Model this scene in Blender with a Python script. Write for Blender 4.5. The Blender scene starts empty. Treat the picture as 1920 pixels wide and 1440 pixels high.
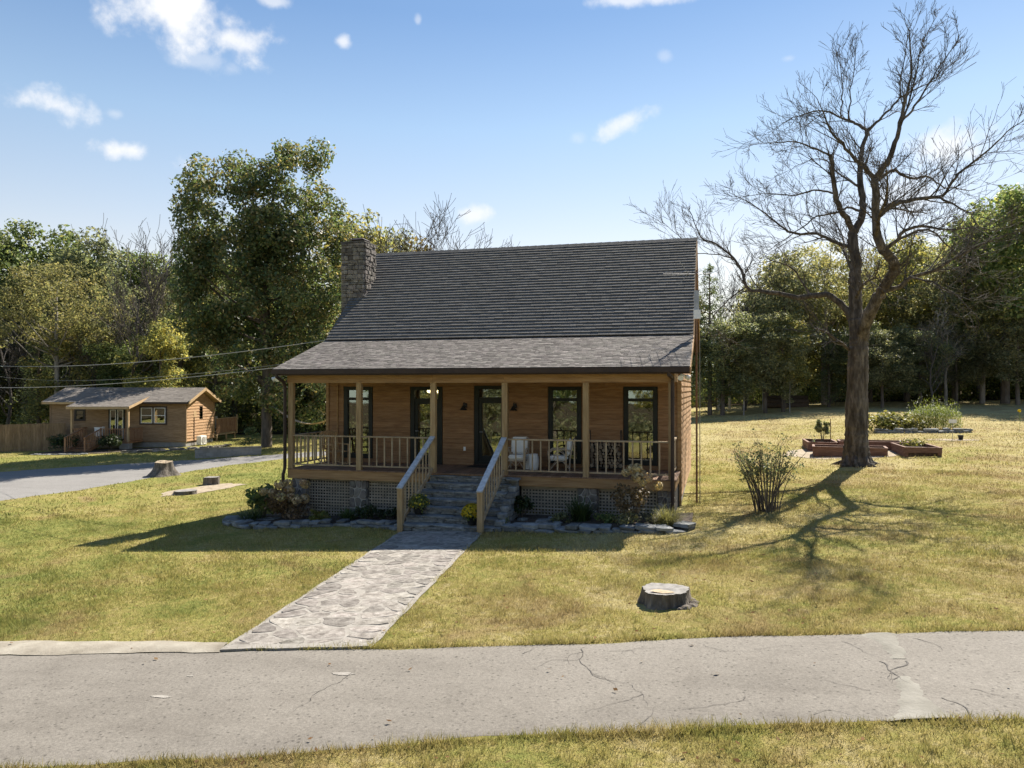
import bpy, bmesh, math, random
import numpy as np
from mathutils import Vector, Matrix
R = math.radians
S = bpy.context.scene
COL = S.collection
random.seed(11)
rnd = random.uniform

# ------------------------------------------------------------------ camera, sky, sun, exposure
cam = bpy.data.cameras.new('camera')
co = bpy.data.objects.new('camera', cam)
COL.objects.link(co)
S.camera = co
cam.sensor_width = 36.0
cam.lens = 26.81
cam.clip_end = 2000
co.location = (12.35, -20.4, 3.7)
co.rotation_euler = (R(90.28), 0, R(15.03))

SUN_EL, SUN_AZ = 45.5, 19.8            # azimuth clockwise from +Y
W = bpy.data.worlds.new('World')
S.world = W
W.use_nodes = True
nt = W.node_tree
nt.nodes.clear()
N = nt.nodes.new
LK = nt.links.new


def mth(nt, op, a, b=None, clamp=False):
    n = nt.nodes.new('ShaderNodeMath')
    n.operation = op
    n.use_clamp = clamp
    for i, v in enumerate((a, b)):
        if v is None:
            continue
        if isinstance(v, (int, float)):
            n.inputs[i].default_value = v
        else:
            nt.links.new(v, n.inputs[i])
    return n.outputs[0]


sky = N('ShaderNodeTexSky')
sky.sky_type = 'NISHITA'
sky.sun_disc = False
sky.sun_elevation = R(SUN_EL)
sky.sun_rotation = R(SUN_AZ)
sky.air_density = 1.0
sky.dust_density = 0.1
sky.ozone_density = 1.6
geo = N('ShaderNodeNewGeometry')
neg = N('ShaderNodeVectorMath'); neg.operation = 'SCALE'; neg.inputs[3].default_value = -1.0
LK(geo.outputs['Incoming'], neg.inputs[0])
DIR = neg.outputs[0]
# clear autumn sky: paler towards the horizon, deeper blue overhead
SKYRAMP = [(0.0, (.50, .62, .80)), (.05, (.74, .70, .68)), (.09, (.98, .745, .59)), (.16, (.98, .74, .58)), (.32, (.74, .70, .60)), (.44, (.49, .545, .54)), (1.0, (.42, .50, .53))]
# clouds: soft noisy patches fixed at compass directions (azimuth deg clockwise from +Y, elevation deg, half width deg, half height deg, density, roll deg)
CLOUDS = [(-38.64, 24.31, 5.35, 2.74, 1.0, -12), (-35.54, 23.28, 2.36, 1.19, 0.9, 0), (-37.38, 21.82, 2.59, 0.75, 0.35, 0), (-35.37, 21.44, 0.84, 0.65, 0.25, 0), (-46.05, 17.59, 2.98, 1.33, 0.95, -8), (-42.01, 15.6, 2.3, 0.77, 0.95, 5), (-38.2, 15.08, 1.34, 0.95, 0.9, 0), (-27.61, 23.96, 0.82, 0.56, 0.75, 0), (-22.05, 25.59, 0.33, 0.51, 0.35, 0), (-6.75, 18.91, 3.22, 0.97, 0.75, 24), (-10.03, 18.09, 1.01, 0.8, 0.25, 0), (-17.83, 12.71, 1.46, 0.92, 0.8, 0), (14.56, 15.4, 2.93, 1.6, 0.85, 0), (12.01, 12.71, 2.75, 1.8, 0.55, 0), (-5.89, 26.81, 4.43, 0.57, 0.7, 0), (-32.43, 25.88, 1.34, 0.55, 0.6, 0), (-3.76, 23.1, 0.66, 0.51, 0.25, 0), (-42.55, 17.71, 0.8, 0.46, 0.3, 0), (4.95, 22.14, 0.63, 0.32, 0.25, 0)]
nz = N('ShaderNodeTexNoise'); nz.inputs['Scale'].default_value = 16; nz.inputs['Detail'].default_value = 9; nz.inputs['Roughness'].default_value = .62
LK(DIR, nz.inputs['Vector'])
nz2 = N('ShaderNodeTexNoise'); nz2.inputs['Scale'].default_value = 48; nz2.inputs['Detail'].default_value = 6
LK(DIR, nz2.inputs['Vector'])
nsum = mth(nt, 'ADD', mth(nt, 'MULTIPLY', mth(nt, 'SUBTRACT', nz.outputs[0], .5), 2.2), mth(nt, 'MULTIPLY', mth(nt, 'SUBTRACT', nz2.outputs[0], .5), 1.0))


def dotc(v):
    n = N('ShaderNodeVectorMath'); n.operation = 'DOT_PRODUCT'
    LK(DIR, n.inputs[0]); n.inputs[1].default_value = v
    return n.outputs['Value']


total = None
for az, el, hw, hh, dens, roll in CLOUDS:
    a, e = R(az), R(el)
    c = Vector((math.sin(a) * math.cos(e), math.cos(a) * math.cos(e), math.sin(e)))
    rr = Vector((math.cos(a), -math.sin(a), 0))
    uu = rr.cross(c)
    ro = R(roll)
    r2 = rr * math.cos(ro) + uu * math.sin(ro)
    u2 = uu * math.cos(ro) - rr * math.sin(ro)
    x = mth(nt, 'MULTIPLY', dotc(r2), 1 / R(hw))
    y = mth(nt, 'MULTIPLY', dotc(u2), 1 / R(hh))
    d2 = mth(nt, 'ADD', mth(nt, 'MULTIPLY', x, x), mth(nt, 'MULTIPLY', y, y))
    m = mth(nt, 'SUBTRACT', 1.0, mth(nt, 'SQRT', d2))
    m = mth(nt, 'ADD', m, nsum)
    front = mth(nt, 'GREATER_THAN', dotc(c), 0.5)
    mr = N('ShaderNodeMapRange'); mr.interpolation_type = 'SMOOTHSTEP'
    LK(m, mr.inputs[0]); mr.inputs[1].default_value = 0.0; mr.inputs[2].default_value = 0.95
    mr.inputs[4].default_value = dens
    m = mth(nt, 'MULTIPLY', mr.outputs[0], front)
    near = N('ShaderNodeMapRange'); LK(d2, near.inputs[0]); near.inputs[1].default_value = 1.2; near.inputs[2].default_value = 2.2
    near.inputs[3].default_value = 1; near.inputs[4].default_value = 0
    m = mth(nt, 'MULTIPLY', m, near.outputs[0])
    total = m if total is None else mth(nt, 'MAXIMUM', total, m)
hsv = N('ShaderNodeHueSaturation')
hsv.inputs['Saturation'].default_value = 1.0
hsv.inputs['Hue'].default_value = .505
LK(sky.outputs[0], hsv.inputs['Color'])
mixc = N('ShaderNodeMix'); mixc.data_type = 'RGBA'
lum = N('ShaderNodeRGBToBW'); LK(hsv.outputs[0], lum.inputs[0])
comp = mth(nt, 'DIVIDE', 1.75, mth(nt, 'ADD', 1.0, mth(nt, 'MULTIPLY', lum.outputs[0], .10)))
sc_ = N('ShaderNodeVectorMath'); sc_.operation = 'SCALE'; LK(hsv.outputs[0], sc_.inputs[0]); LK(comp, sc_.inputs[3])
sxyz = N('ShaderNodeSeparateXYZ'); LK(DIR, sxyz.inputs[0])
rp = N('ShaderNodeValToRGB'); LK(sxyz.outputs[2], rp.inputs[0])
for i, (p_, c_) in enumerate(SKYRAMP):
    el_ = rp.color_ramp.elements[i] if i < 2 else rp.color_ramp.elements.new(p_)
    el_.position = p_; el_.color = (*c_, 1)
ml = N('ShaderNodeVectorMath'); ml.operation = 'MULTIPLY'; LK(sc_.outputs[0], ml.inputs[0]); LK(rp.outputs[0], ml.inputs[1])
LK(total, mixc.inputs[0]); LK(ml.outputs[0], mixc.inputs[6])
mixc.inputs[7].default_value = (5.2, 5.25, 5.35, 1)
bg = N('ShaderNodeBackground'); bg.inputs['Strength'].default_value = 0.08
LK(mixc.outputs[2], bg.inputs['Color'])
out = N('ShaderNodeOutputWorld'); LK(bg.outputs[0], out.inputs['Surface'])

sl = bpy.data.lights.new('sun', 'SUN')
sl.energy = 4.6
sl.angle = R(0.45)
sl.color = (1.0, 0.93, 0.82)
so = bpy.data.objects.new('sun', sl)
COL.objects.link(so)
_a, _e = R(SUN_AZ), R(SUN_EL)
sdir = Vector((math.sin(_a) * math.cos(_e), math.cos(_a) * math.cos(_e), math.sin(_e)))
so.rotation_euler = (-sdir).to_track_quat('-Z', 'Y').to_euler()
so.location = (30, 60, 60)
S.view_settings.view_transform = 'Standard'
S.view_settings.look = 'None'
S.view_settings.gamma = 1.0
S.view_settings.use_curve_mapping = False
S.view_settings.exposure = 1.32
S.render.engine = 'CYCLES'
S.cycles.max_bounces = 8
S.cycles.diffuse_bounces = 3
S.cycles.transparent_max_bounces = 8
S.cycles.use_denoising = True
S.cycles.sample_clamp_indirect = 8.0


# ------------------------------------------------------------------ ground height
def gz(X, Y):
    X = np.asarray(X, float); Y = np.asarray(Y, float)
    z = .047 * (np.clip(X, -7, 22) - 5.5) + .012 * np.minimum(X + 7, 0) + .015 * np.maximum(X - 22, 0)
    w = np.clip((X + 2) / 10, 0, 1); w = w * w * (3 - 2 * w)
    z = z + np.maximum(Y - 2, 0) * (.016 + .012 * w) - np.maximum(Y - 60, 0) * .026
    return z


def gf(x, y):
    return float(gz(x, y))


# ------------------------------------------------------------------ object helpers
def tag(o, label=None, cat=None, group=None, kind=None):
    if label: o['label'] = label
    if cat: o['category'] = cat
    if group: o['group'] = group
    if kind: o['kind'] = kind
    return o


def link(name, me, parent=None, loc=None, scale=None, rot=None):
    o = bpy.data.objects.new(name, me)
    COL.objects.link(o)
    if parent is not None: o.parent = parent
    if loc is not None: o.location = loc
    if scale is not None: o.scale = scale
    if rot is not None: o.rotation_euler = rot
    return o


def empty(name, loc, label, cat, group=None, rz=0.0):
    o = bpy.data.objects.new(name, None)
    o.empty_display_size = .2
    COL.objects.link(o)
    o.location = loc
    o.rotation_euler = (0, 0, rz)
    return tag(o, label, cat, group)


def copy_thing(o, loc, rz=0.0, label=None, parent=None):
    c = o.copy(); COL.objects.link(c)
    if parent is None:
        c.location = loc; c.rotation_euler = (0, 0, rz)
        if label: c['label'] = label
    else:
        c.parent = parent
    for ch in o.children:
        copy_thing(ch, None, parent=c)
    return c


class MB:
    """collects simple solids and links them as one mesh"""
    def __init__(s): s.v = []; s.f = []

    def add(s, vs, fs):
        n = len(s.v); s.v.extend(vs); s.f.extend([tuple(i + n for i in f) for f in fs]); return s

    def box(s, x0, x1, y0, y1, z0, z1):
        return s.add([(x0, y0, z0), (x1, y0, z0), (x1, y1, z0), (x0, y1, z0), (x0, y0, z1), (x1, y0, z1), (x1, y1, z1), (x0, y1, z1)],
                     [(0, 3, 2, 1), (4, 5, 6, 7), (0, 1, 5, 4), (1, 2, 6, 5), (2, 3, 7, 6), (3, 0, 4, 7)])

    def beam(s, p, q, w, h, up=(0, 0, 1)):
        p, q = Vector(p), Vector(q); d = (q - p).normalized()
        side = d.cross(Vector(up)).normalized() * (w / 2); u = side.cross(d).normalized() * (h / 2)
        vs = [tuple(c + a * side + b * u) for c in (p, q) for a, b in ((-1, -1), (1, -1), (1, 1), (-1, 1))]
        return s.add(vs, [(0, 1, 2, 3), (7, 6, 5, 4), (0, 4, 5, 1), (1, 5, 6, 2), (2, 6, 7, 3), (3, 7, 4, 0)])

    def tube(s, pts, rads, n=6, cap=True):
        pts = [Vector(p) for p in pts]; m = len(pts)
        if not hasattr(rads, '__len__'): rads = [rads] * m
        vs = []; fs = []; prev = None
        for i, p in enumerate(pts):
            d = (pts[min(i + 1, m - 1)] - pts[max(i - 1, 0)])
            d = d.normalized() if d.length > 1e-9 else Vector((0, 0, 1))
            if prev is None:
                a = d.orthogonal().normalized()
            else:
                a = (prev - d * prev.dot(d)); a = a.normalized() if a.length > 1e-6 else d.orthogonal().normalized()
            prev = a; b = d.cross(a)
            for k in range(n):
                t = 2 * math.pi * k / n
                vs.append(tuple(p + (a * math.cos(t) + b * math.sin(t)) * rads[i]))
        for i in range(m - 1):
            for k in range(n):
                k2 = (k + 1) % n
                fs.append((i * n + k, i * n + k2, (i + 1) * n + k2, (i + 1) * n + k))
        if cap:
            fs.append(tuple(range(n - 1, -1, -1))); fs.append(tuple((m - 1) * n + k for k in range(n)))
        return s.add(vs, fs)

    def lathe(s, prof, n=16, c=(0, 0, 0)):
        vs = [(c[0] + r * math.cos(2 * math.pi * k / n), c[1] + r * math.sin(2 * math.pi * k / n), c[2] + z) for r, z in prof for k in range(n)]
        fs = [(i * n + k, i * n + (k + 1) % n, (i + 1) * n + (k + 1) % n, (i + 1) * n + k) for i in range(len(prof) - 1) for k in range(n)]
        fs.append(tuple(range(n - 1, -1, -1))); fs.append(tuple((len(prof) - 1) * n + k for k in range(n)))
        return s.add(vs, fs)

    def prism(s, poly, z0, z1):
        n = len(poly)
        vs = [(x, y, z0) for x, y in poly] + [(x, y, z1) for x, y in poly]
        return s.add(vs, [tuple(range(n - 1, -1, -1)), tuple(range(n, 2 * n))] + [(i, (i + 1) % n, n + (i + 1) % n, n + i) for i in range(n)])

    def blob(s, c, r, seed=0, squash=1.0):
        rg = random.Random(seed); t = (1 + 5 ** .5) / 2
        V = [(-1, t, 0), (1, t, 0), (-1, -t, 0), (1, -t, 0), (0, -1, t), (0, 1, t), (0, -1, -t), (0, 1, -t), (t, 0, -1), (t, 0, 1), (-t, 0, -1), (-t, 0, 1)]
        F = [(0, 11, 5), (0, 5, 1), (0, 1, 7), (0, 7, 10), (0, 10, 11), (1, 5, 9), (5, 11, 4), (11, 10, 2), (10, 7, 6), (7, 1, 8), (3, 9, 4), (3, 4, 2), (3, 2, 6), (3, 6, 8), (3, 8, 9), (4, 9, 5), (2, 4, 11), (6, 2, 10), (8, 6, 7), (9, 8, 1)]
        k = r / 1.9
        return s.add([(c[0] + x * k * rg.uniform(.85, 1.15), c[1] + y * k * rg.uniform(.85, 1.15), c[2] + z * k * squash * rg.uniform(.85, 1.15)) for x, y, z in V], F)

    def mesh(s, name, mat):
        me = bpy.data.meshes.new(name)
        me.from_pydata(s.v, [], s.f); me.update()
        if mat: me.materials.append(mat)
        return me

    def build(s, name, mat, parent=None, loc=None, rot=None, smooth=False):
        me = s.mesh(name, mat)
        if smooth: me.polygons.foreach_set('use_smooth', [True] * len(me.polygons))
        return link(name, me, parent, loc, None, rot)


def quads_mesh(name, V, mat, nv=4):
    """V: (n*nv,3) array, consecutive nv vertices form one face"""
    V = np.ascontiguousarray(V, np.float32); n = len(V) // nv
    me = bpy.data.meshes.new(name)
    me.vertices.add(len(V)); me.vertices.foreach_set('co', V.ravel())
    me.loops.add(n * nv); me.loops.foreach_set('vertex_index', np.arange(n * nv, dtype=np.int32))
    me.polygons.add(n); me.polygons.foreach_set('loop_start', np.arange(0, n * nv, nv, dtype=np.int32))
    me.update(calc_edges=True)
    me.materials.append(mat)
    return me


# ------------------------------------------------------------------ materials
def new_mat(name):
    m = bpy.data.materials.new(name); m.use_nodes = True
    t = m.node_tree; t.nodes.clear()
    return m, t


def ramp(t, fac, cols, interp='LINEAR'):
    n = t.nodes.new('ShaderNodeValToRGB'); cr = n.color_ramp; cr.interpolation = interp
    while len(cr.elements) < len(cols): cr.elements.new(.5)
    for i, c in enumerate(cols):
        p, c = c if len(c) == 2 else (i / max(1, len(cols) - 1), c)
        cr.elements[i].position = p; cr.elements[i].color = (*c, 1)
    t.links.new(fac, n.inputs[0])
    return n.outputs[0]


def noise(t, vec, scale, detail=5, rough=.55, dist=0.0):
    n = t.nodes.new('ShaderNodeTexNoise'); n.inputs['Scale'].default_value = scale; n.inputs['Detail'].default_value = detail
    n.inputs['Roughness'].default_value = rough; n.inputs['Distortion'].default_value = dist
    t.links.new(vec, n.inputs['Vector'])
    return n.outputs[0]


def pos(t, scale=(1, 1, 1)):
    g = t.nodes.new('ShaderNodeNewGeometry')
    m = t.nodes.new('ShaderNodeVectorMath'); m.operation = 'MULTIPLY'
    t.links.new(g.outputs['Position'], m.inputs[0]); m.inputs[1].default_value = scale
    return m.outputs[0], g


def mat(name, cols, scale=4, stretch=(1, 1, 1), detail=6, rough=.8, bump=.25, bscale=None, var=.15, hue=.0, island=False, spec=.25, metal=0, bdist=.02):
    m, t = new_mat(name)
    v, g = pos(t, stretch)
    rn = g.outputs['Random Per Island'] if island else None
    if rn is None:
        oi = t.nodes.new('ShaderNodeObjectInfo'); rn = oi.outputs['Random']
    off = t.nodes.new('ShaderNodeVectorMath'); off.operation = 'ADD'
    t.links.new(v, off.inputs[0])
    sc = mth(t, 'MULTIPLY', rn, 37.0)
    t.links.new(sc, off.inputs[1])
    f = noise(t, off.outputs[0], scale, detail, .6)
    mr = t.nodes.new('ShaderNodeMapRange'); mr.inputs[1].default_value = .28; mr.inputs[2].default_value = .72
    t.links.new(f, mr.inputs[0])
    c = ramp(t, mr.outputs[0], cols)
    h = t.nodes.new('ShaderNodeHueSaturation')
    t.links.new(c, h.inputs['Color'])
    vv = mth(t, 'ADD', mth(t, 'MULTIPLY', mth(t, 'SUBTRACT', rn, .5), 2 * var), 1.0)
    t.links.new(vv, h.inputs['Value'])
    if hue:
        r7 = mth(t, 'FRACT', mth(t, 'MULTIPLY', rn, 7.31))
        t.links.new(mth(t, 'ADD', mth(t, 'MULTIPLY', mth(t, 'SUBTRACT', r7, .5), 2 * hue), .5), h.inputs['Hue'])
    b = t.nodes.new('ShaderNodeBsdfPrincipled')
    t.links.new(h.outputs[0], b.inputs['Base Color'])
    b.inputs['Roughness'].default_value = rough; b.inputs['Metallic'].default_value = metal
    b.inputs['Specular IOR Level'].default_value = spec
    if bump:
        bn = t.nodes.new('ShaderNodeBump'); bn.inputs['Strength'].default_value = bump; bn.inputs['Distance'].default_value = bdist
        f2 = noise(t, off.outputs[0], bscale or scale * 4, 6, .65)
        t.links.new(f2, bn.inputs['Height']); t.links.new(bn.outputs[0], b.inputs['Normal'])
    o = t.nodes.new('ShaderNodeOutputMaterial'); t.links.new(b.outputs[0], o.inputs[0])
    return m


def leaf_mat(name, cols, trans=.4, var=.35, hue=.03, rough=.5, spec=.3, tcol=(1.25, 1.2, .7)):
    """leaf cards: colour differs per leaf and, in soft patches, through the crown"""
    m, t = new_mat(name)
    v, g = pos(t)
    oi = t.nodes.new('ShaderNodeObjectInfo')
    f = noise(t, v, .55, 3)
    fac = mth(t, 'ADD', mth(t, 'MULTIPLY', f, .9), mth(t, 'MULTIPLY', mth(t, 'SUBTRACT', g.outputs['Random Per Island'], .45), .75))
    fac = mth(t, 'ADD', fac, mth(t, 'MULTIPLY', mth(t, 'SUBTRACT', oi.outputs['Random'], .5), .25), clamp=True)
    c = ramp(t, fac, cols)
    h = t.nodes.new('ShaderNodeHueSaturation'); t.links.new(c, h.inputs['Color'])
    r2 = mth(t, 'FRACT', mth(t, 'MULTIPLY', g.outputs['Random Per Island'], 13.7))
    t.links.new(mth(t, 'ADD', mth(t, 'MULTIPLY', mth(t, 'SUBTRACT', r2, .5), 2 * var), 1.0), h.inputs['Value'])
    t.links.new(mth(t, 'ADD', mth(t, 'MULTIPLY', mth(t, 'SUBTRACT', oi.outputs['Random'], .5), hue), .5), h.inputs['Hue'])
    b = t.nodes.new('ShaderNodeBsdfPrincipled'); t.links.new(h.outputs[0], b.inputs['Base Color'])
    b.inputs['Roughness'].default_value = rough; b.inputs['Specular IOR Level'].default_value = spec
    tr = t.nodes.new('ShaderNodeBsdfTranslucent')
    mm = t.nodes.new('ShaderNodeMix'); mm.data_type = 'RGBA'; mm.blend_type = 'MULTIPLY'; mm.inputs[0].default_value = 1
    t.links.new(h.outputs[0], mm.inputs[6]); mm.inputs[7].default_value = (*tcol, 1)
    t.links.new(mm.outputs[2], tr.inputs['Color'])
    mx = t.nodes.new('ShaderNodeMixShader'); mx.inputs[0].default_value = trans
    t.links.new(b.outputs[0], mx.inputs[1]); t.links.new(tr.outputs[0], mx.inputs[2])
    o = t.nodes.new('ShaderNodeOutputMaterial'); t.links.new(mx.outputs[0], o.inputs[0])
    return m


def lawn_color(t):
    v, g = pos(t)
    n1 = noise(t, v, .13, 4, .6); n2 = noise(t, v, .8, 5, .65, .5); n3 = noise(t, v, 6.0, 4, .7)
    f = mth(t, 'ADD', mth(t, 'MULTIPLY', n1, .5), mth(t, 'MULTIPLY', n2, .4))
    f = mth(t, 'ADD', f, mth(t, 'MULTIPLY', n3, .46))
    sx = t.nodes.new('ShaderNodeSeparateXYZ'); t.links.new(g.outputs['Position'], sx.inputs[0])
    mr = t.nodes.new('ShaderNodeMapRange'); t.links.new(sx.outputs[0], mr.inputs[0])
    mr.inputs[1].default_value = -6; mr.inputs[2].default_value = 26; mr.inputs[3].default_value = -.08; mr.inputs[4].default_value = .06
    mr2 = t.nodes.new('ShaderNodeMapRange'); t.links.new(sx.outputs[1], mr2.inputs[0])
    mr2.inputs[1].default_value = 3; mr2.inputs[2].default_value = 40; mr2.inputs[3].default_value = 0; mr2.inputs[4].default_value = .10
    f = mth(t, 'ADD', mth(t, 'ADD', f, mr.outputs[0]), mr2.outputs[0])
    f = mth(t, 'MULTIPLY', mth(t, 'SUBTRACT', f, .45), 3.1, clamp=True)
    lc = ramp(t, f, [(0, (0.130, 0.154, 0.038)), (.35, (0.219, 0.230, 0.063)), (.6, (0.297, 0.270, 0.083)), (.85, (0.375, 0.313, 0.117)), (1, (0.436, 0.368, 0.176))])
    nb = noise(t, v, .42, 5, .68, .8)
    bm_ = t.nodes.new('ShaderNodeMapRange'); bm_.interpolation_type = 'SMOOTHSTEP'; t.links.new(mth(t, 'ADD', nb, mth(t, 'MULTIPLY', mr.outputs[0], .7)), bm_.inputs[0])
    bm_.inputs[1].default_value = .46; bm_.inputs[2].default_value = .70; bm_.inputs[4].default_value = .75
    bx = t.nodes.new('ShaderNodeMix'); bx.data_type = 'RGBA'; t.links.new(bm_.outputs[0], bx.inputs[0]); t.links.new(lc, bx.inputs[6]); bx.inputs[7].default_value = (.275, .195, .092, 1)
    return bx.outputs[2], g, v


def grass_mats():
    m, t = new_mat('lawn_soil_and_thatch')
    c, g, v = lawn_color(t)
    n4 = noise(t, v, 38, 5, .7); n5 = noise(t, v, 9, 5, .65)
    k = mth(t, 'ADD', mth(t, 'MULTIPLY', n4, .9), mth(t, 'MULTIPLY', n5, .7))
    h = t.nodes.new('ShaderNodeHueSaturation'); t.links.new(c, h.inputs['Color'])
    t.links.new(mth(t, 'ADD', mth(t, 'MULTIPLY', k, 1.0), .1), h.inputs['Value'])
    b = t.nodes.new('ShaderNodeBsdfPrincipled'); t.links.new(h.outputs[0], b.inputs['Base Color'])
    b.inputs['Roughness'].default_value = .95; b.inputs['Specular IOR Level'].default_value = .05
    bn = t.nodes.new('ShaderNodeBump'); bn.inputs['Strength'].default_value = .9; bn.inputs['Distance'].default_value = .06
    t.links.new(k, bn.inputs['Height']); t.links.new(bn.outputs[0], b.inputs['Normal'])
    o = t.nodes.new('ShaderNodeOutputMaterial'); t.links.new(b.outputs[0], o.inputs[0])
    m2, t = new_mat('grass_blades')
    c, g, v = lawn_color(t)
    h = t.nodes.new('ShaderNodeHueSaturation'); t.links.new(c, h.inputs['Color'])
    t.links.new(mth(t, 'ADD', mth(t, 'MULTIPLY', g.outputs['Random Per Island'], .66), .72), h.inputs['Value'])
    b = t.nodes.new('ShaderNodeBsdfPrincipled'); t.links.new(h.outputs[0], b.inputs['Base Color'])
    b.inputs['Roughness'].default_value = .6; b.inputs['Specular IOR Level'].default_value = .15
    tr = t.nodes.new('ShaderNodeBsdfTranslucent'); t.links.new(h.outputs[0], tr.inputs['Color'])
    mx = t.nodes.new('ShaderNodeMixShader'); mx.inputs[0].default_value = .35
    t.links.new(b.outputs[0], mx.inputs[1]); t.links.new(tr.outputs[0], mx.inputs[2])
    o = t.nodes.new('ShaderNodeOutputMaterial'); t.links.new(mx.outputs[0], o.inputs[0])
    return m, m2


M_LAWN, M_BLADE = grass_mats()


def asphalt_mat(name, base, dark, pale):
    m, t = new_mat(name)
    v, g = pos(t)
    big = noise(t, v, .35, 4, .55, .3); mid = noise(t, v, 2.2, 5, .6); fine = noise(t, v, 26, 3, .8); grit = noise(t, v, 70, 2, .8)
    sv = t.nodes.new('ShaderNodeVectorMath'); sv.operation = 'MULTIPLY'; t.links.new(v, sv.inputs[0]); sv.inputs[1].default_value = (.18, 1.6, 1)
    streak = noise(t, sv.outputs[0], 1.3, 4, .6)
    f = mth(t, 'ADD', mth(t, 'MULTIPLY', big, .45), mth(t, 'MULTIPLY', mid, .3))
    f = mth(t, 'ADD', f, mth(t, 'MULTIPLY', streak, .35))
    f = mth(t, 'SUBTRACT', f, .1)
    c = ramp(t, f, [(.2, dark), (.45, base), (.72, pale)])
    sp = mth(t, 'ADD', mth(t, 'MULTIPLY', fine, .8), mth(t, 'MULTIPLY', grit, .5))
    h = t.nodes.new('ShaderNodeHueSaturation'); t.links.new(c, h.inputs['Color'])
    t.links.new(mth(t, 'ADD', mth(t, 'MULTIPLY', sp, 1.5), .03), h.inputs['Value'])
    # dark pits between the stones
    vo = t.nodes.new('ShaderNodeTexVoronoi'); vo.inputs['Scale'].default_value = 11; t.links.new(v, vo.inputs['Vector'])
    pit = t.nodes.new('ShaderNodeMapRange'); t.links.new(vo.outputs['Distance'], pit.inputs[0]); pit.inputs[1].default_value = .10; pit.inputs[2].default_value = .24
    pit.inputs[3].default_value = .42; pit.inputs[4].default_value = 1
    mm = t.nodes.new('ShaderNodeMix'); mm.data_type = 'RGBA'; mm.blend_type = 'MULTIPLY'; mm.inputs[0].default_value = .8
    t.links.new(h.outputs[0], mm.inputs[6])
    cc = t.nodes.new('ShaderNodeCombineColor'); [t.links.new(pit.outputs[0], cc.inputs[i]) for i in range(3)]
    t.links.new(cc.outputs[0], mm.inputs[7])
    b = t.nodes.new('ShaderNodeBsdfPrincipled'); t.links.new(mm.outputs[2], b.inputs['Base Color'])
    b.inputs['Roughness'].default_value = .9; b.inputs['Specular IOR Level'].default_value = .2
    bn = t.nodes.new('ShaderNodeBump'); bn.inputs['Strength'].default_value = .5; bn.inputs['Distance'].default_value = .01
    t.links.new(sp, bn.inputs['Height']); t.links.new(bn.outputs[0], b.inputs['Normal'])
    o = t.nodes.new('ShaderNodeOutputMaterial'); t.links.new(b.outputs[0], o.inputs[0])
    return m


def glass_mat(name, refl=.42, tint=(.55, .6, .58)):
    m, t = new_mat(name)
    v, g = pos(t)
    gl = t.nodes.new('ShaderNodeBsdfGlossy'); gl.inputs['Roughness'].default_value = .02; gl.inputs['Color'].default_value = (.92, .95, .9, 1)
    bn = t.nodes.new('ShaderNodeBump'); bn.inputs['Strength'].default_value = .05; bn.inputs['Distance'].default_value = .05
    t.links.new(noise(t, v, 1.1, 2), bn.inputs['Height']); t.links.new(bn.outputs[0], gl.inputs['Normal'])
    tr = t.nodes.new('ShaderNodeBsdfTransparent'); tr.inputs['Color'].default_value = (*tint, 1)
    mx = t.nodes.new('ShaderNodeMixShader')
    fr = t.nodes.new('ShaderNodeFresnel'); fr.inputs[0].default_value = 1.5
    t.links.new(mth(t, 'ADD', fr.outputs[0], refl - .04, clamp=True), mx.inputs[0])
    t.links.new(tr.outputs[0], mx.inputs[1]); t.links.new(gl.outputs[0], mx.inputs[2])
    o = t.nodes.new('ShaderNodeOutputMaterial'); t.links.new(mx.outputs[0], o.inputs[0])
    return m


def emit_mat(name, col, st):
    m, t = new_mat(name)
    e = t.nodes.new('ShaderNodeEmission'); e.inputs[0].default_value = (*col, 1); e.inputs[1].default_value = st
    o = t.nodes.new('ShaderNodeOutputMaterial'); t.links.new(e.outputs[0], o.inputs[0])
    return m


M_WALL = mat('cedar_wall_boards', [(.18, .092, .044), (.27, .148, .072), (.34, .20, .105)], 2.2, (1, 1, 9), var=.12, bump=.3, bscale=9, rough=.7)
M_GABLE = mat('lighter_lap_siding', [(.30, .17, .085), (.42, .26, .14), (.50, .33, .20)], 2.2, (1, 1, 9), var=.10, bump=.3)  # gable siding in a lighter tone than the front walls
M_BEAM = mat('stained_beam_wood', [(.22, .125, .055), (.33, .20, .095), (.40, .26, .13)], 2.5, (.6, 1, 7), var=.08, bump=.3)
M_POST = mat('treated_post_wood', [(.25, .16, .08), (.36, .25, .13), (.42, .31, .18)], 3, (6, 6, .7), var=.08)
M_RAIL = mat('weathered_rail_wood', [(.25, .18, .11), (.36, .275, .175), (.43, .345, .235)], 4, (1, 1, 1), var=.12)
M_CAP = mat('weathered_sky_tinted_cap_board', [(.30, .31, .32), (.46, .48, .50), (.58, .60, .62)], 9, (1, 1, 1), var=.1, bump=.4)  # weathered grey with the bluish sky reflection mixed into the colour
M_DECK = mat('brown_deck_boards', [(.14, .08, .05), (.22, .135, .085), (.28, .19, .13)], 4, (6, .8, 1), var=.2)
M_DARKTRIM = mat('dark_brown_trim', [(.035, .022, .018), (.055, .036, .028)], 3, var=.05, bump=.05, rough=.5)
M_FRAME = mat('dark_window_frame', [(.012, .014, .012), (.022, .024, .02)], 5, var=.05, bump=.05, rough=.5)
M_SHINGLE = mat('grey_roof_shingles', [(.105, .094, .086), (.17, .154, .141), (.235, .214, .196)], 3.5, var=.30, hue=.02, island=True, rough=.9, bump=.5, bscale=60, spec=.15)
M_SHAKE = mat('weathered_dark_shingles', [(.09, .086, .08), (.12, .115, .107), (.15, .143, .132)], 1.2, var=.06, hue=.012, island=True, rough=.9, bump=.6, bscale=40, spec=.15)
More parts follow.
